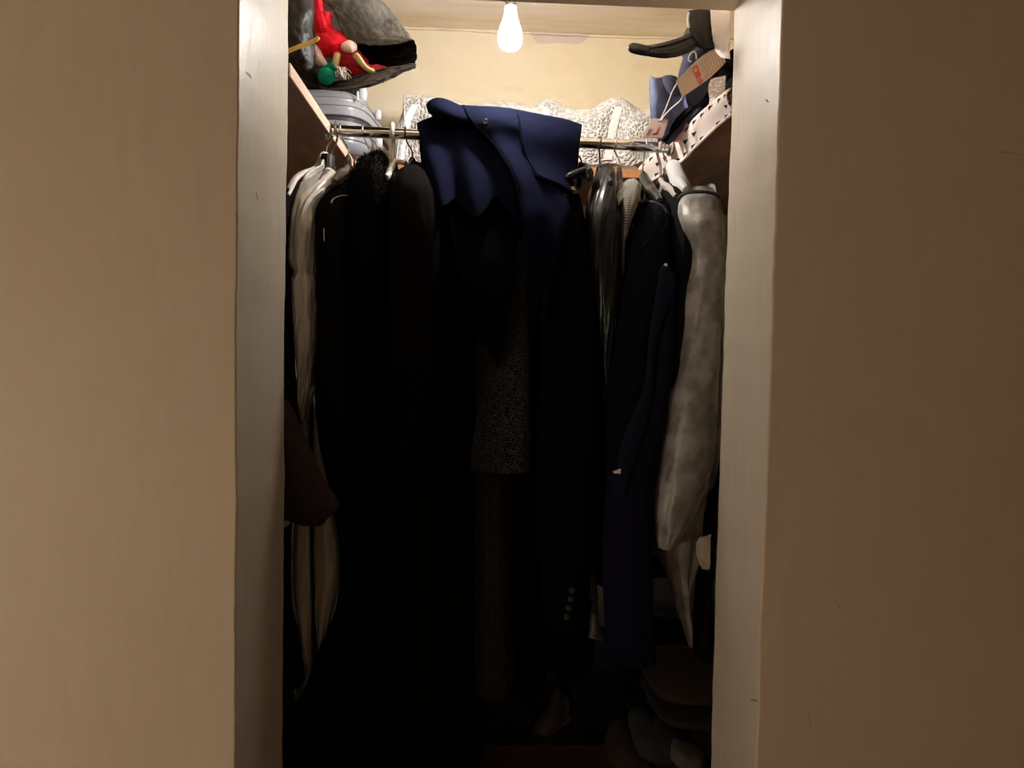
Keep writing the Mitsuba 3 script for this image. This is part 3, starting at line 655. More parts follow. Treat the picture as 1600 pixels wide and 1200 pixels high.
seam_on(g, 'panel_edge', cp, [(728,173),(739,191),(753,206),(769,223),(784,244),(798,267),(806,290),(812,313),(819,358)], .0028, 'navy_edge', .8)
seam_on(g, 'flap_edge', fp, [(809,180),(813,205),(819,235),(828,258),(842,277),(858,285),(874,292),(889,303)], .0028, 'navy_edge', .8)
p = onto(cp[0], 758, 190, .003); d = (CAM-p)/np.linalg.norm(CAM-p); d = d+np.array([0, 0, .35]); d /= np.linalg.norm(d)
bt = add(g+'__button', tube([p-d*.003, p, p+d*.0012, p+d*.0006], [.0070, .0074, .0062, .0048], 20, smooth=False), 'black_plastic', 30, label='round dark button')

# ------------------------------------------------------------------ hangers on the rod
def hook(px, label, mt, neck_px, neck_py, r=.0019, body=None, flat=1., wide=None):
    """a hook over the rod whose stem ends at a pixel; body: the pieces of the hanger below it"""
    t = thing('clothes_hanger', label, 'hanger')
    x = rod_x(px); z = rodz(x); R = RR+r+.0012
    e = P(neck_px, neck_py, YR)
    pts = [(x-.001, YR-R*math.cos(math.radians(a)), z+R*math.sin(math.radians(a))) for a in (-40, -10, 30, 70, 110, 150, 185)]
    pts += [(x+(e[0]-x)*.25, YR+R*.55, z-R*1.25), (x+(e[0]-x)*.6, YR+.004, z-R*1.7-.002), (e[0], YR-.002, e[2])]
    if e[2] > z-R*1.9: pts = pts[:-2]+[(e[0], YR, e[2])]
    add(t+'__hook', tube(pts, r, 10, 70, flat=flat, side=[1, 0, 0] if flat != 1 else None), mt)
    return t, e
def arms(t, e, mt, drop, half, r, label=None, flat=.8, pad=1.3):
    L = [e+np.array([0, s*half, -drop*abs(s)**1.15]) for s in (-1, -.75, -.45, -.18, 0, .18, .45, .75, 1)]
    L[4] = L[4]+np.array([0, 0, r*.5])
    add(t+'__shoulders', tube(L, [r*pad*.7, r*pad, r*pad, r, r*.9, r, r*pad, r*pad, r*pad*.7], 16, 60, flat=flat, side=[1, 0, 0]), mt, True, None, label)
def tube_px(pts, r, n=14, m=60, **k): return tube([P(*p) for p in pts], r, n, m, **k)

t, e = hook(519, 'white plastic hanger at the left end holding the brown wool coat', 'wire', 511, 241)
add(t+'__shoulders', tube_px([(514,262,1.95),(514,248,1.953),(509,242,1.95),(501,250,1.92),(494,262,1.89),(480,268,1.85),(466,275,1.80),(456,288,1.74),(448,306,1.69)], [.007,.009,.010,.010,.0095,.009,.009,.009,.007], flat=.7), 'white_plastic')
add(t+'__rear_arm', tube([P(513,248,1.95), P(513,252,1.98), P(512,262,2.05), P(512,275,2.13)], .009, 12, 40, flat=.7), 'white_plastic')
t, e = hook(526, 'grey brown flat hanger in the collar of the silvery coat', 'brown_hanger', 521, 262, .0042, flat=.55); arms(t, e, 'brown_hanger', .07, .17, .006)
t, e = hook(533, 'taupe hanger with a thin wire hook behind the charcoal jacket', 'wire', 544, 243); 
add(t+'__neck', tube([e, e-[0,0,.012], e-[0,0,.045]], [.006, .0105, .012], 14, 20, flat=.8), 'brown_hanger'); arms(t, e-[0,0,.035], 'brown_hanger', .07, .18, .010)
t, e = hook(568, 'chrome hanger with a forked neck above the fur collar', 'wire', 577, 236)
for s in (-1, 1): add(t+'__shoulders', tube([e+[0,0,.004], e+[.004*s,-.004,-.02], e+[.010*s,-.06,-.04], e+[.010*s,-.15,-.09]], [.003,.0055,.006,.006], 12, 30, flat=.7), 'chrome')
t, e = hook(614, 'thick white plastic hanger with a big open hook', 'white_plastic', 614, 262, .0062, flat=.9); arms(t, e+[.004,0,.012], 'white_plastic', .075, .17, .008)
add(t+'__brace', tube_px([(616,257,1.94),(624,253,1.92),(634,256,1.90)], .006), 'white_plastic')
t, e = hook(634, 'thin wire hanger with a black neck in the brownish black coat', 'dark_metal', 644, 246); add(t+'__neck', tube([e, e-[0,0,.008], e-[0,0,.024]], [.005,.009,.010], 12, 16), 'black_plastic'); arms(t, e-[0,0,.018], 'black_plastic', .075, .17, .008)
t, e = hook(893, 'wide black hanger whose shoulder shows right of the draped coat', 'dark_metal', 908, 262)
add(t+'__neck', tube([e+[0,0,.004], e+[.003,0,-.004], e+[.006,0,-.022]], [.006, .009, .010], 12, 16), 'black_plastic')
arms(t, e-[0,0,.008], 'black_plastic', .045, .16, .016, flat=.55)
add(t+'__pad', tube_px([(884,279,1.80),(890,276,1.80),(905,270,1.82),(918,269,1.83),(924,274,1.83)], [.010,.016,.017,.016,.010], flat=.55), 'black_plastic')
add(t+'__size_marker', sheet([[(892,292,1.775),(897,291,1.775)],[(890,297,1.775),(899,297,1.775)]], 6, 6, .001), 'paper_beige', label='small beige paper mark')
t, e = hook(938, 'thin wire hanger in the leather jacket', 'dark_metal', 937, 262); arms(t, e, 'black_plastic', .075, .17, .008)
t, e = hook(962, 'wire hanger with a brown neck above the striped cardigan', 'wire', 968, 264)
add(t+'__neck', tube([e+[0,0,.004], e-[0,0,.01], e-[0,0,.05]], [.006,.0095,.0105], 14, 20, flat=.8), 'brown_hanger'); arms(t, e-[0,0,.04], 'brown_hanger', .07, .17, .009)
t, e = hook(1009, 'wire hanger with a glossy black shoulder above the denim jacket', 'wire', 1005, 271)
add(t+'__neck', tube([e+[0,0,.006], e+[.001,0,-.006], e+[.004,-.02,-.03], e+[.006,-.07,-.07]], [.004,.014,.018,.018], 16, 40, flat=.8), 'black_plastic'); arms(t, e-[-.004,0,.03], 'black_plastic', .075, .17, .012)
t, e = hook(1030, 'grey plastic hanger with a flat hook near the right bracket', 'grey_plastic', 1031, 281, .0055, flat=.6); arms(t, e-[0,0,.006], 'grey_plastic', .07, .17, .008)
t, e = hook(1038, 'wire hanger with pale grey padded shoulders in the black jacket', 'wire', 1043, 258)
add(t+'__padding', tube_px([(1040,276,1.955),(1048,262,1.95),(1056,270,1.90),(1064,290,1.85),(1070,312,1.80)], [.010,.017,.021,.022,.016], 20, 60, flat=.9), 'pale_plastic')
arms(t, e-[-.004,0,.02], 'pale_plastic', .08, .17, .012)

# ------------------------------------------------------------------ left shelf: suitcase, plastic bag with Christmas things
g = thing('suitcase', 'grey hard shell suitcase lying on the left shelf', 'suitcase')
def rring(cx, cy, a, b, z, rot, n=120, e=5.):
    w = np.linspace(0, 2*np.pi, n, endpoint=False); c, s_ = np.cos(w), np.sin(w)
    x = a*np.sign(c)*np.abs(c)**(2/e); y = b*np.sign(s_)*np.abs(s_)**(2/e)
    return np.stack([cx+x*math.cos(rot)-y*math.sin(rot), cy+x*math.sin(rot)+y*math.cos(rot), z+0*x], 1)
def loft(prof, cx, cy, a, b, rot, z0):
    R = [rring(cx, cy, a-i, b-i, z0+z, rot) for z, i in prof]
    R = [np.repeat(R[0].mean(0)[None], 120, 0)*.98+R[0]*.02]+R+[np.repeat(R[-1].mean(0)[None], 120, 0)*.98+R[-1]*.02]
    m = TM(np.vstack(R), grid_faces(len(R), 120, True)); 
    if m.volume < 0: m.invert()
    return m
sc_ = (-.510, 2.47); sz0 = SZ+.001; sa, sb, srot = .200, .225, -.10
low = [(.0, .03), (.006, .012), (.02, .002), (.034, 0), (.036, .004), (.042, .004), (.044, 0), (.060, 0), (.062, .004), (.068, .004), (.070, 0), (.088, .0), (.094, .004)]
hi_ = [(.106, .004), (.110, .0), (.128, .002), (.130, .007), (.136, .007), (.138, .004), (.152, .008), (.154, .013), (.160, .013), (.162, .011), (.178, .022), (.190, .040), (.196, .07)]
add(g+'__lower_shell', loft(low, *sc_, sa, sb, srot, sz0), 'suitcase_shell', 40)
add(g+'__zip', loft([(.093, .012), (.094, .006), (.106, .006), (.107, .012)], *sc_, sa, sb, srot, sz0), 'suitcase_dark', 40, label='dark zip band')
add(g+'__upper_shell', loft(hi_, *sc_, sa, sb, srot, sz0), 'suitcase_shell', 40)
for px, py, Y, r in ((567,148,2.32,.016), (592,222,2.33,.014), (591,180,2.40,.012)):
    c = P(px, py, Y); add(g+'__foot', slab(c, (r*.8, r*.8, r*1.35), .8, 1, .001, nu=24, nv=14), 'suitcase_pale', label='pale plastic foot')
add(g+'__latch', slab(P(559,150,2.262), (.004,.004,.014), .8, 2, .0005, nu=20, nv=12), 'suitcase_pale', label='pale latch')

g = thing('plastic_bag', 'open black plastic bag on the grey suitcase, filled with Christmas things', 'bag')
add(g+'__body', slab((-.545, 2.35, SZ+.32), (.19, .26, .12), .6, 5, .02, nu=60, nv=40), 'bag_film')
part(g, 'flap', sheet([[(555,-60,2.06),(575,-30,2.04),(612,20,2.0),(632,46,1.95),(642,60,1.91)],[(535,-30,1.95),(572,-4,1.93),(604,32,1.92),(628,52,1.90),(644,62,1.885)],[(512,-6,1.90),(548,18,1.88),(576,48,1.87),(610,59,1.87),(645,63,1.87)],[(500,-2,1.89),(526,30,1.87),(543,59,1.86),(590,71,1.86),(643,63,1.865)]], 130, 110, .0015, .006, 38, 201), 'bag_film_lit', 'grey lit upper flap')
part(g, 'mouth_lining', sheet([[(543,60,1.88),(572,70,1.88),(610,68,1.88),(647,63,1.87)],[(548,85,1.99),(580,88,1.99),(615,86,1.97),(651,82,1.88)],[(550,118,1.93),(580,112,1.93),(615,106,1.92),(649,101,1.875)]], 100, 60, .0015, .006, 40, 202), 'bag_film')
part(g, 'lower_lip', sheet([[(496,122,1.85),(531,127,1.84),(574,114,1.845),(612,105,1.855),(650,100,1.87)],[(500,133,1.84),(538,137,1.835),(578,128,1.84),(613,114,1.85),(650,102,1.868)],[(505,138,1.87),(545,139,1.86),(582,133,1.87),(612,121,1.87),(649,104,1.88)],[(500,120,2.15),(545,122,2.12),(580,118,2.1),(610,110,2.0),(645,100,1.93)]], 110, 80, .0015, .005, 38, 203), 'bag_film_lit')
part(g, 'side', sheet([[(415,-60,1.80),(460,-50,1.79),(491,-30,1.82)],[(415,10,1.79),(462,12,1.77),(490,22,1.82)],[(420,60,1.79),(465,62,1.77),(489,66,1.82)],[(425,95,1.80),(468,104,1.79),(493,100,1.83)],[(432,112,1.84),(476,128,1.84),(503,132,1.85)]], 90, 130, .0015, .008, 30, 204), 'bag_film')
def plush(rows, m, nm, t_, seed, th=.011, amp=.006, k=34, lb=None):
    part(t_, nm, sheet(rows, 70, 60, th, amp, k, seed), m, lb)
t = thing('santa_hat', 'bright red plush Christmas hat standing in the mouth of the plastic bag', 'hat')
part(t, 'peak', limb([(497,-20,1.90,8,.03),(499,20,1.89,9.5,.03),(503,42,1.885,13,.035),(508,58,1.885,13,.03)], 211, .004, dome=.01), 'red_plush')
plush([[(494,46,1.89),(512,46,1.885),(528,51,1.885),(541,58,1.89)],[(496,60,1.862),(512,58,1.85),(530,62,1.852),(546,68,1.87)],[(499,72,1.855),(513,70,1.842),(530,74,1.85),(541,78,1.87)],[(500,90,1.875),(514,86,1.865),(528,90,1.87),(538,90,1.885)]], 'red_plush', 'crown', t, 212)
plush([[(534,66,1.865),(546,65,1.86),(556,70,1.87)],[(534,72,1.852),(546,73,1.846),(556,76,1.86)],[(537,79,1.86),(547,81,1.855),(553,80,1.87)]], 'pink_white', 'trim', t, 213, .007, .003, 40, 'white plush trim')
plush([[(507,18,1.90),(520,20,1.90)],[(508,27,1.895),(521,29,1.895)],[(510,36,1.90),(519,37,1.90)]], 'pink_white', 'lining', t, 214, .006, .002, 40, 'white lining')
t = thing('santa_hat', 'darker red crumpled Christmas hat lower in the plastic bag', 'hat')
plush([[(528,84,1.88),(546,80,1.875),(562,86,1.88),(575,98,1.885)],[(526,95,1.862),(545,90,1.848),(561,98,1.852),(580,105,1.87)],[(528,106,1.86),(546,103,1.845),(566,109,1.85),(600,105,1.872)],[(530,120,1.87),(548,116,1.86),(568,116,1.86),(598,110,1.875)]], 'deep_red', 'crown', t, 215, .011, .008, 40)
t = thing('plush_piece', 'pale pink plush piece beside the green pompoms', 'decoration')
a = sheet([[(488,70,1.855),(493,72,1.85),(498,77,1.855)],[(488,84,1.845),(496,86,1.838),(505,91,1.85)],[(492,98,1.85),(502,101,1.845),(512,104,1.855)]], 40, 40, .007, .004, 40, 216)
add(t, a, 'pink_white')
def fuzz(c, r, n, L, seed):
    r_ = np.random.default_rng(seed); d = r_.normal(size=(n, 3)); d /= np.linalg.norm(d, axis=1, keepdims=True)
    s_ = np.cross(d, r_.normal(size=(n, 3))); s_ /= np.linalg.norm(s_, axis=1, keepdims=True)
    q = d+.25*r_.normal(size=(n, 3)); p0 = c+d*r*.92
    V = np.stack([p0-s_*.0006, p0+s_*.0006, p0+q*L], 1).reshape(-1, 3)
    b = trimesh.creation.icosphere(3, r); b.vertices *= 1+.08*2*fb(*(b.vertices*90).T, seed)[:, None]; b.apply_translation(c)
    return b, TM(V, np.arange(len(V)).reshape(-1, 3))
for k, (px, py, Y, r, lb) in enumerate(((510,119,1.825,.0185,'larger green pompom hanging out of the plastic bag'), (520,109,1.85,.016,'smaller green pompom tucked behind the other one'))):
    t = thing('pompom', lb, 'pompom'); a, b = fuzz(P(px, py, Y), r, 2500, .0035, 30+k)
    add(t+'__ball', a, 'green_yarn'); add(t+'__pile', b, 'green_yarn', False, stuff=True)
t = thing('gold_cord', 'short gold glitter cord stub above the green pompoms', 'cord'); add(t, tube_px([(522,108,1.845),(525,97,1.845),(527,86,1.855)], .0085, 14), 'gold_cord')
t = thing('gold_cord', 'pale gold glitter stem lying across the dark red hat', 'cord'); add(t, tube_px([(556,88,1.845),(563,96,1.84),(572,106,1.842),(584,111,1.85)], [.009,.008,.006,.006], 14), 'gold_cord')
t = thing('yarn_fringe', 'white yarn fringe at the lip of the plastic bag', 'fringe')
ms = []
for k in range(46):
    a = np.array([rng.uniform(526, 540), rng.uniform(104, 114), rng.uniform(1.825, 1.85)]); b = a+[rng.uniform(-4, 14), rng.uniform(6, 13), rng.uniform(-.012, .004)]
    ms.append(tube([P(*a), P(*((a+b)/2+[rng.uniform(-3, 3), -2, -.006])), P(*b)], .0011, 5, 8))
add(t, cat(*ms), 'white_yarn', stuff=True)
t = thing('wooden_stick', 'gold brown stick poking out of the black bag beside the left reveal', 'stick'); add(t, tube_px([(440,88,1.74),(470,72,1.75),(495,61,1.76),(499,58,1.76)], [.0045,.0048,.0048,.003], 10), 'gold_stick')

# ------------------------------------------------------------------ back shelf: bundle in bubble wrap
g = thing('bubble_wrap_bundle', 'white bundle in bubble wrap standing on the back shelf', 'package')
tx = [(616,636,157),(650,660,157),(685,690,162),(720,722,168),(752,755,170),(790,790,166),(828,828,172),(846,846,167),(862,862,164),(890,890,176),(925,925,177),(946,946,167),(968,968,161),(986,986,172),(1008,1008,177),(1036,1036,171),(1062,1062,178)]
rows = [[(t_, y, 2.47) for b, t_, y in tx], [(b*.25+t_*.75, y+5, 2.435) for b, t_, y in tx], [(b*.45+t_*.55, 190+.3*(y-168), 2.42+.012*math.sin(k*1.7)) for k, (b, t_, y) in enumerate(tx)], [(b*.75+t_*.25, 220, 2.415+.015*math.sin(k*2.3)) for k, (b, t_, y) in enumerate(tx)], [(b, 258, 2.42+.01*math.sin(k*1.3)) for k, (b, t_, y) in enumerate(tx)]]
bw = sheet(rows, 300, 90, .030, .006, 14, 221, deg=3)
part(g, 'wrap', bw, 'bubble_film')
def tape(pts, w):
    top = [onto(bw[0], x-w/2, y, .0022) for x, y in pts]; bot = [onto(bw[0], x+w/2, y, .0022) for x, y in pts]
    return sheet(np.stack([top, bot], 1), 4, 30, .001, world=True)
for pts, w in (([(855,170),(851,180),(846,200),(841,225),(838,250)], 11), ([(967,167),(963,180),(958,200),(954,225),(950,250)], 13), ([(650,163),(640,180),(633,200),(628,225),(625,250)], 12)):
    part(g, 'tape_strip', tape(pts, w), 'white_tape', 'strip of white tape')

# ------------------------------------------------------------------ right shelf
g = thing('handbag', 'black bag with a leather handle at the top of the right shelf', 'bag')
add(g+'__body', slab(P(1100,62,1.79), (.035, .09, .052), .45, 11, .004, tilt=-.2, k=12), 'black_nylon')
part(g, 'panel', sheet([[(1076,20,1.66),(1096,16,1.65),(1118,18,1.65)],[(1076,45,1.65),(1098,46,1.64),(1120,46,1.65)],[(1084,68,1.66),(1102,76,1.65),(1121,70,1.66)]], 24, 30, .006, .003, 30, 231), 'black_nylon')
add(g+'__edge', tube_px([(1077,20,1.652),(1075,32,1.645),(1077,44,1.645)], .0025, 8), 'pale_plastic', label='grey edge')
def strap(rows, th, k): return sheet(rows, 60, 20, th, .0006, 40, k)
part(g, 'handle', strap([[(1000,75,1.665),(1020,72,1.66),(1042,67,1.655),(1064,60,1.655),(1088,50,1.66)],[(1000,80,1.66),(1020,79,1.652),(1042,78,1.647),(1066,72,1.648),(1090,58,1.655)],[(1000,85,1.662),(1020,88,1.657),(1042,90,1.652),(1068,85,1.652),(1093,68,1.658)]], .007, 232), 'strap_leather')
for off in (0, 1):
    q = [(1004,77,1.655),(1022,74.5,1.65),(1042,70,1.645),(1064,63,1.646),(1087,53,1.652)] if off == 0 else [(1008,82,1.652),(1024,83,1.646),(1044,83,1.641),(1066,77,1.643),(1089,64,1.65)]
    add(g+'__handle__piping', tube_px(q, .0032, 10), 'strap_leather')
part(g, 'tab', sheet([[(984,73,1.66),(990,69,1.655),(1002,71,1.652),(1015,74,1.652)],[(983,76,1.658),(990,76,1.65),(1002,78,1.647),(1014,80,1.648)],[(986,80,1.66),(994,83,1.655),(1004,85,1.652),(1014,86,1.652)]], 30, 16, .006), 'strap_leather')
add(g+'__tab__rivet', tube([P(993,76,1.646), P(993,76,1.642), P(993,76,1.641)], [.0042,.0042,.002], 16, smooth=False), 'dark_metal', 30, label='metal rivet')

def cloth(nm, label, c_, rows, m, th=.005, amp=.004, k=14, seed=1, nu=40, nv=40):
    t_ = thing(nm, label, c_); s_ = sheet(rows, nu, nv, th, amp, k, seed); add(t_, s_[0], m, True, s_[1]); return t_, s_
# folded clothes that fill the shelf
X0 = .52
for k, (x, y, z, a, b, c, m, lb) in enumerate(((.66,2.35,.05,.13,.22,.05,'slate_cloth','slate blue folded garment at the back of the right shelf'), (.64,2.0,.05,.12,.12,.045,'black_cloth','black folded garment in the middle of the right shelf'), (.64,1.73,.05,.11,.13,.045,'charcoal_cloth','charcoal folded garment at the front of the right shelf'), (.66,1.95,.145,.12,.25,.045,'black_cloth','black folded garment on top of the right shelf'))):
    t = thing('folded_garment', lb, 'garment'); add(t, slab((x, y, SZ-.02+z), (a, b, c), .4, 40+k, .01, 2), m)
cloth('trousers', 'blue grey trousers hanging forward on the right shelf', 'trousers', [[(1018,119,1.86),(1030,122,1.85),(1044,120,1.86),(1058,126,1.86),(1074,130,1.85)],[(1017,140,1.85),(1032,142,1.835),(1048,144,1.85),(1064,146,1.84),(1078,143,1.83)],[(1018,160,1.84),(1034,165,1.825),(1050,168,1.84),(1068,163,1.82),(1082,154,1.80)],[(1020,183,1.85),(1034,190,1.84),(1050,190,1.85),(1068,180,1.82),(1083,165,1.79)],[(1030,222,1.87),(1040,212,1.86),(1052,202,1.86),(1070,186,1.83),(1086,170,1.79)]], 'blue_grey', .006, .006, 22, 241)
cloth('waistband', 'dark slate fold of cloth on the blue grey trousers', 'cloth', [[(1036,121,1.83),(1046,119,1.82),(1057,122,1.82)],[(1038,132,1.815),(1048,134,1.80),(1060,134,1.80)],[(1046,146,1.81),(1054,150,1.80),(1062,149,1.80)]], 'slate_cloth', .005, .002)
cloth('scarf', 'slate blue cloth rising behind the paper tag', 'cloth', [[(1070,86,1.80),(1082,78,1.79),(1098,76,1.79)],[(1064,108,1.80),(1078,104,1.78),(1096,104,1.78)],[(1060,126,1.80),(1074,126,1.785),(1090,124,1.78)]], 'slate_cloth', .006, .004, seed=242)
cloth('sweater', 'black garment bulging over the printed cloth', 'garment', [[(1086,96,1.75),(1104,100,1.73),(1128,92,1.70)],[(1078,126,1.77),(1096,128,1.74),(1118,122,1.70)],[(1076,150,1.77),(1092,146,1.74),(1112,140,1.70)],[(1080,162,1.77),(1092,164,1.745),(1106,150,1.71)]], 'black_cloth', .012, .005, seed=243)
cloth('trouser_leg', 'narrow black trouser leg along the right shelf edge', 'trousers', [[(1034,216,1.90),(1050,196,1.86),(1068,176,1.82),(1084,160,1.78)],[(1037,222,1.89),(1054,202,1.85),(1072,182,1.81),(1088,166,1.77)]], 'black_cloth', .01, .001)
cloth('trouser_leg', 'narrow slate trouser leg beside the black one', 'trousers', [[(1040,221,1.90),(1056,204,1.86),(1074,184,1.82),(1090,166,1.775)],[(1043,226,1.89),(1061,208,1.85),(1079,188,1.81),(1095,170,1.765)]], 'slate_cloth', .01, .001)
cloth('pink_cloth', 'pink cloth peeping above the printed cloth', 'cloth', [[(1050,218,1.90),(1060,205,1.87),(1072,190,1.83)],[(1056,222,1.88),(1066,208,1.85),(1078,194,1.81)]], 'pink_cloth', .008, .002)
cloth('glitter_wrap', 'sparkling white plastic wrap above the printed cloth', 'wrapping', [[(1110,126,1.665),(1120,120,1.655),(1134,118,1.645)],[(1108,148,1.66),(1118,146,1.65),(1132,146,1.64)],[(1109,174,1.66),(1118,176,1.65),(1130,172,1.64)]], 'glitter_film', .004, .006, 40, 244)
cloth('white_rag', 'white cloth in the top corner of the right reveal', 'cloth', [[(1111,14,1.64),(1124,14,1.62),(1142,12,1.60)],[(1113,40,1.635),(1126,42,1.615),(1142,40,1.60)],[(1116,66,1.64),(1128,68,1.62),(1140,60,1.61)],[(1124,84,1.65),(1131,90,1.63),(1140,92,1.61)]], 'white_cloth', .005, .005, 20, 245)
top = [PX(x, y, .497) for x, y in ((1140,140),(1126,151),(1100,171),(1080,190),(1060,207),(1042,222),(1022,240),(1000,259))]
mid = [PX(x, y, .492) for x, y in ((1140,162),(1127,172),(1103,192),(1082,212),(1061,231),(1043,245),(1023,260),(1001,275))]
bot = [PX(x, y, .497) for x, y in ((1140,182),(1127,192),(1105,213),(1084,234),(1062,256),(1044,268),(1025,280),(1003,292))]
bk = [p+np.array([.10, .01, .03]) for p in top]
t = thing('printed_cloth', 'pale cloth with black wedge marks draped over the right shelf edge', 'cloth')
s_ = sheet([bk, top, mid, bot], 120, 40, .004, .0035, 12, 246, world=True); add(t, s_[0], 'print_cloth', True, s_[1])

g = thing('paper_tag', 'beige checked paper tag with a red label on the right shelf', 'tag')
q = [[(1056,127),(1080,102),(1105,82),(1129,75)],[(1061,139),(1089,116),(1112,98),(1131,86)],[(1066,152),(1098,130),(1117,115),(1134,97)]]
yy = lambda x: 1.672-.0002*(x-1056)
s_ = sheet([[(x, y, yy(x)+.006*math.sin((x-1056)/20)) for x, y in r] for r in q], 30, 20, .0012); part(g, 'card', s_, 'paper_beige')
def onq(pts, lift=.0012): return [onto(s_[0], x, y, lift) for x, y in pts]
def patch(rows, m, nm, lb=None, lift=.0014):
    a = sheet(np.stack([onq(r, lift) for r in rows]), 14, 12, .0004, world=True, deg=1); part(g, nm, a, m, lb); return a
patch([[(1093,98),(1102,91),(1114,85),(1127,79)],[(1098,111),(1107,104),(1118,97),(1129,90)],[(1103,124),(1111,118),(1121,109),(1131,99)]], 'paper_check', 'checked_print', 'brown checked print')
lab = patch([[(1082,106),(1089,101)],[(1087,119),(1094,114)],[(1092,132),(1099,126)]], 'label_red', 'label', 'red label', .0018)
for a, b in (((1085,108),(1088,113)), ((1087,106),(1090,111)), ((1091,123),(1095,119)), ((1092,127),(1097,122)), ((1091,123),(1092,127)), ((1095,119),(1097,122))):
    add(g+'__label__lettering', tube(onq([a, b], .0024), .0006, 5, 6), 'string_white')
g = thing('card_tag', 'pinkish card tag with a red bow mark above the rod', 'tag')
def cT(u, v): # card plane
    a, b, c, d = P(1019,185,1.805), P(1045,187,1.79), P(1036,216,1.78), P(1001,215,1.80)
    return (a*(1-u)+b*u)*(1-v)+(d*(1-u)+c*u)*v
gx, gy = np.meshgrid(np.linspace(0, 1, 9), np.linspace(0, 1, 7)); 
C_ = np.array([[cT(.04+.92*u if v in (0, 1) else u, v) for u in np.linspace(0, 1, 9)] for v in np.linspace(0, 1, 7)])
part(g, 'card', sheet(C_, 20, 14, .0012, world=True, deg=1), 'card_pink')
nrm = np.cross(cT(1,0)-cT(0,0), cT(0,1)-cT(0,0)); nrm /= np.linalg.norm(nrm); nrm *= np.sign(nrm@(CAM-cT(.5,.5)))
def onc(pts, l=.0012): return [cT(u, v)+nrm*l for u, v in pts]
add(g+'__slot', tube(onc([(.42,.10),(.52,.10),(.62,.10)]), .0022, 8, 12, flat=.6), 'string_white', label='punched slot')
add(g+'__bow_mark', cat(tube(onc([(.60,.86),(.61,.70),(.66,.42)]), [.0007,.0012,.0005], 6, 16), tube(onc([(.44,.84),(.56,.78),(.70,.80)]), [.0006,.0016,.0006], 6, 16)), 'ink_red', label='red bow mark')
for k in range(3): add(g+'__small_print', tube(onc([(.20+.05*k,.55),(.20+.05*k,.9)]), .0004, 5, 4), 'ink_dark')
for lb, pts in (('white string looped from the card tag to the paper tag', [(1032,188,1.798),(1040,170,1.78),(1047,152,1.74),(1052,140,1.69),(1058,130,1.67)]), ('second white string hanging from the paper tag', [(1033,188,1.797),(1046,172,1.76),(1060,160,1.71),(1066,151,1.67)]), ('white string tying the paper tag to the black bag', [(1080,96,1.66),(1076,90,1.65),(1079,84,1.645),(1088,92,1.66)])):
    t = thing('string', lb, 'string'); add(t, tube_px(pts, .0016, 8), 'string_white')

# ------------------------------------------------------------------ the bottom of the closet, nearly in the dark
g = thing('chest', 'low brown wooden chest at the bottom of the closet', 'chest')
cz = P(850, 1163, 2.0)[2]
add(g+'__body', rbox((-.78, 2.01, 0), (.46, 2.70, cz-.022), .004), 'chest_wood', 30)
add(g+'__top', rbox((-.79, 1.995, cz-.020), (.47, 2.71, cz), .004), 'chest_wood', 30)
g = thing('storage_box', 'dark blue fabric box on the low chest', 'box')
a, b = P(896, 1046, 2.05), P(980, 1046, 2.05)
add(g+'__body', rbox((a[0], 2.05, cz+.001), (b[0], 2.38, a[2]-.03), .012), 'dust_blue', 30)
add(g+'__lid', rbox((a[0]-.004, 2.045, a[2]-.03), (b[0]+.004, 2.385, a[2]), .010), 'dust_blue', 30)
g = thing('wooden_box', 'small brown wooden box right of the blue box', 'box')
a, b = P(983, 1066, 2.12), P(1024, 1066, 2.12)
add(g+'__body', rbox((a[0], 2.12, cz+.001), (b[0], 2.4, a[2]-.012), .004), 'shelf_wood', 30); add(g+'__lid', rbox((a[0]-.003, 2.117, a[2]-.012), (b[0]+.003, 2.403, a[2]), .003), 'shelf_wood', 30)
cloth('blanket', 'cream cloth fanned out on the low chest', 'cloth', [[(866,1082,2.06),(872,1078,2.05),(880,1084,2.06),(888,1092,2.06)],[(850,1112,2.05),(866,1110,2.02),(880,1110,2.05),(890,1116,2.04)],[(830,1146,2.04),(852,1148,2.00),(874,1140,2.03),(892,1118,2.03)]], 'cream_cloth', .006, .010, 26, 251)
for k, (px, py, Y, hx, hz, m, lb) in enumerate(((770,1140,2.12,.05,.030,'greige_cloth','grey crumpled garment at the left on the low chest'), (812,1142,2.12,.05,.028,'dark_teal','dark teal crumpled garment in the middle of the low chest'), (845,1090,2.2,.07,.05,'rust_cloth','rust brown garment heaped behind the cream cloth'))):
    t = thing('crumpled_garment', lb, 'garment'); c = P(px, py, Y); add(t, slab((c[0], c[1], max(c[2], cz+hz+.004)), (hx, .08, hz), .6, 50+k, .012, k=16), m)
g = thing('side_shelf', 'low wooden side shelf under the folded clothes at right', 'shelf')
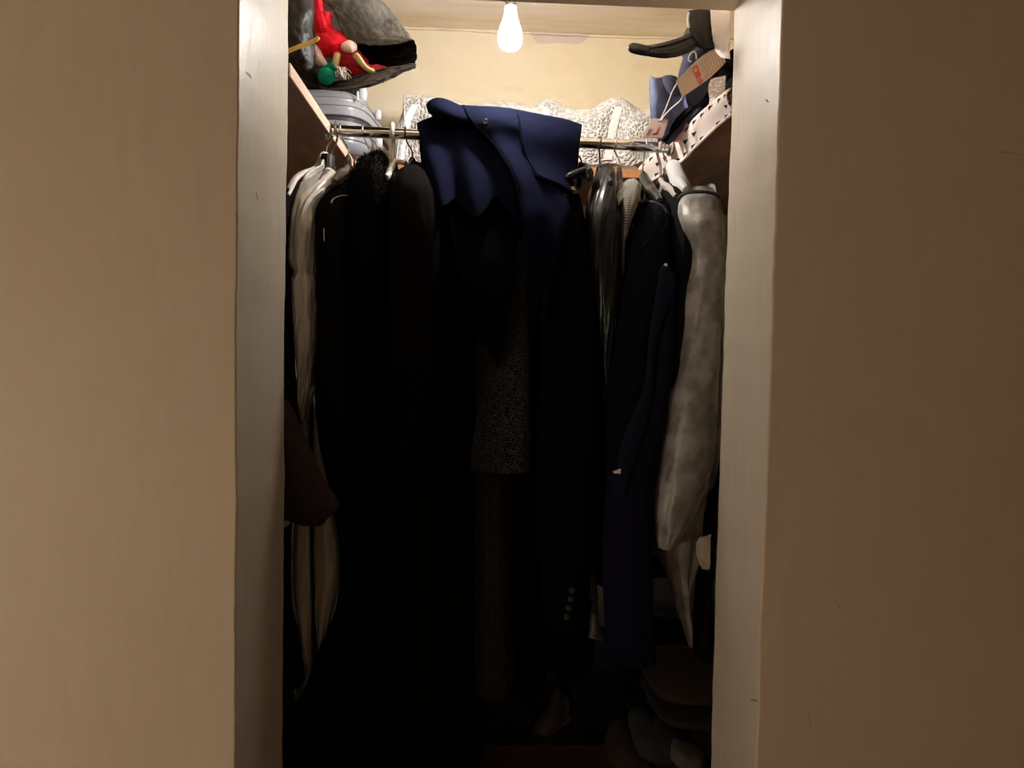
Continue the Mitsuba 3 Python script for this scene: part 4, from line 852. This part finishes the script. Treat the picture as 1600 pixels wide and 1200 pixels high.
add(g+'__board', rbox((.49, 1.58, .36), (SR, 2.72, .385), .003), 'shelf_wood', 30)
add(g+'__panel', rbox((.50, 1.60, 0), (.525, 2.70, .36), .003), 'shelf_wood', 30)
fold = [('rust_cloth','rust'),('greige_cloth','greige'),('olive_cloth','olive'),('charcoal_cloth','charcoal'),('greige_cloth','taupe'),('dust_blue','dark blue'),('olive_cloth','mossy'),('charcoal_cloth','sooty')]
pos = ['lowest','second','third','fourth','fifth','sixth','topmost']
for j, (y0, n_, x0) in enumerate(((1.80, 5, .60), (2.14, 6, .61), (2.46, 7, .62))):
    z = .386
    for k in range(n_):
        hz = .030+.006*rng.random(); m, w_ = fold[(k*2+j*3) % 8]
        t = thing('folded_garment', f'{w_} folded garment, {pos[k]} of the {("front","middle","rear")[j]} stack on the low right shelf', 'garment')
        add(t, slab((x0+.015*rng.normal(), y0+.008*rng.normal(), z+hz), (.165+.01*rng.random(), .155, hz), .35, 60+10*j+k, .006, 2, nu=48, nv=20), m); z += 2*hz+.001
for k, (px, py, Y, hx, hy, hz, m, lb) in enumerate(((985,1168,1.86,.060,.10,.045,'rust_cloth','rust brown rolled garment lowest at the front right'), (1020,1150,1.80,.055,.10,.040,'greige_cloth','greige rolled garment slumping over the rust one'), (1052,1160,1.72,.045,.08,.035,'olive_cloth','olive rolled garment beside the right reveal'), (1068,1178,1.66,.04,.06,.02,'cream_cloth','cream folded piece nearest the right reveal'))):
    t = thing('rolled_garment', lb, 'garment'); c = P(px, py, Y); add(t, slab(c, (hx, hy, hz), .7, 90+k, .012, tilt=.3, k=12), m)
for k, (px, py, Y, hx, hy, hz, m, lb) in enumerate(((440,1150,1.80,.10,.12,.035,'black_cloth','black garment in the heap by the left reveal'), (450,1190,1.80,.10,.13,.035,'dark_teal','dark teal garment lowest by the left reveal'), (440,1110,1.82,.09,.10,.03,'charcoal_cloth','charcoal garment on top of the heap by the left reveal'))):
    t = thing('heaped_garment', lb, 'garment'); c = P(px, py, Y); add(t, slab(c, (hx, hy, hz), .6, 100+k, .01, k=12), m)
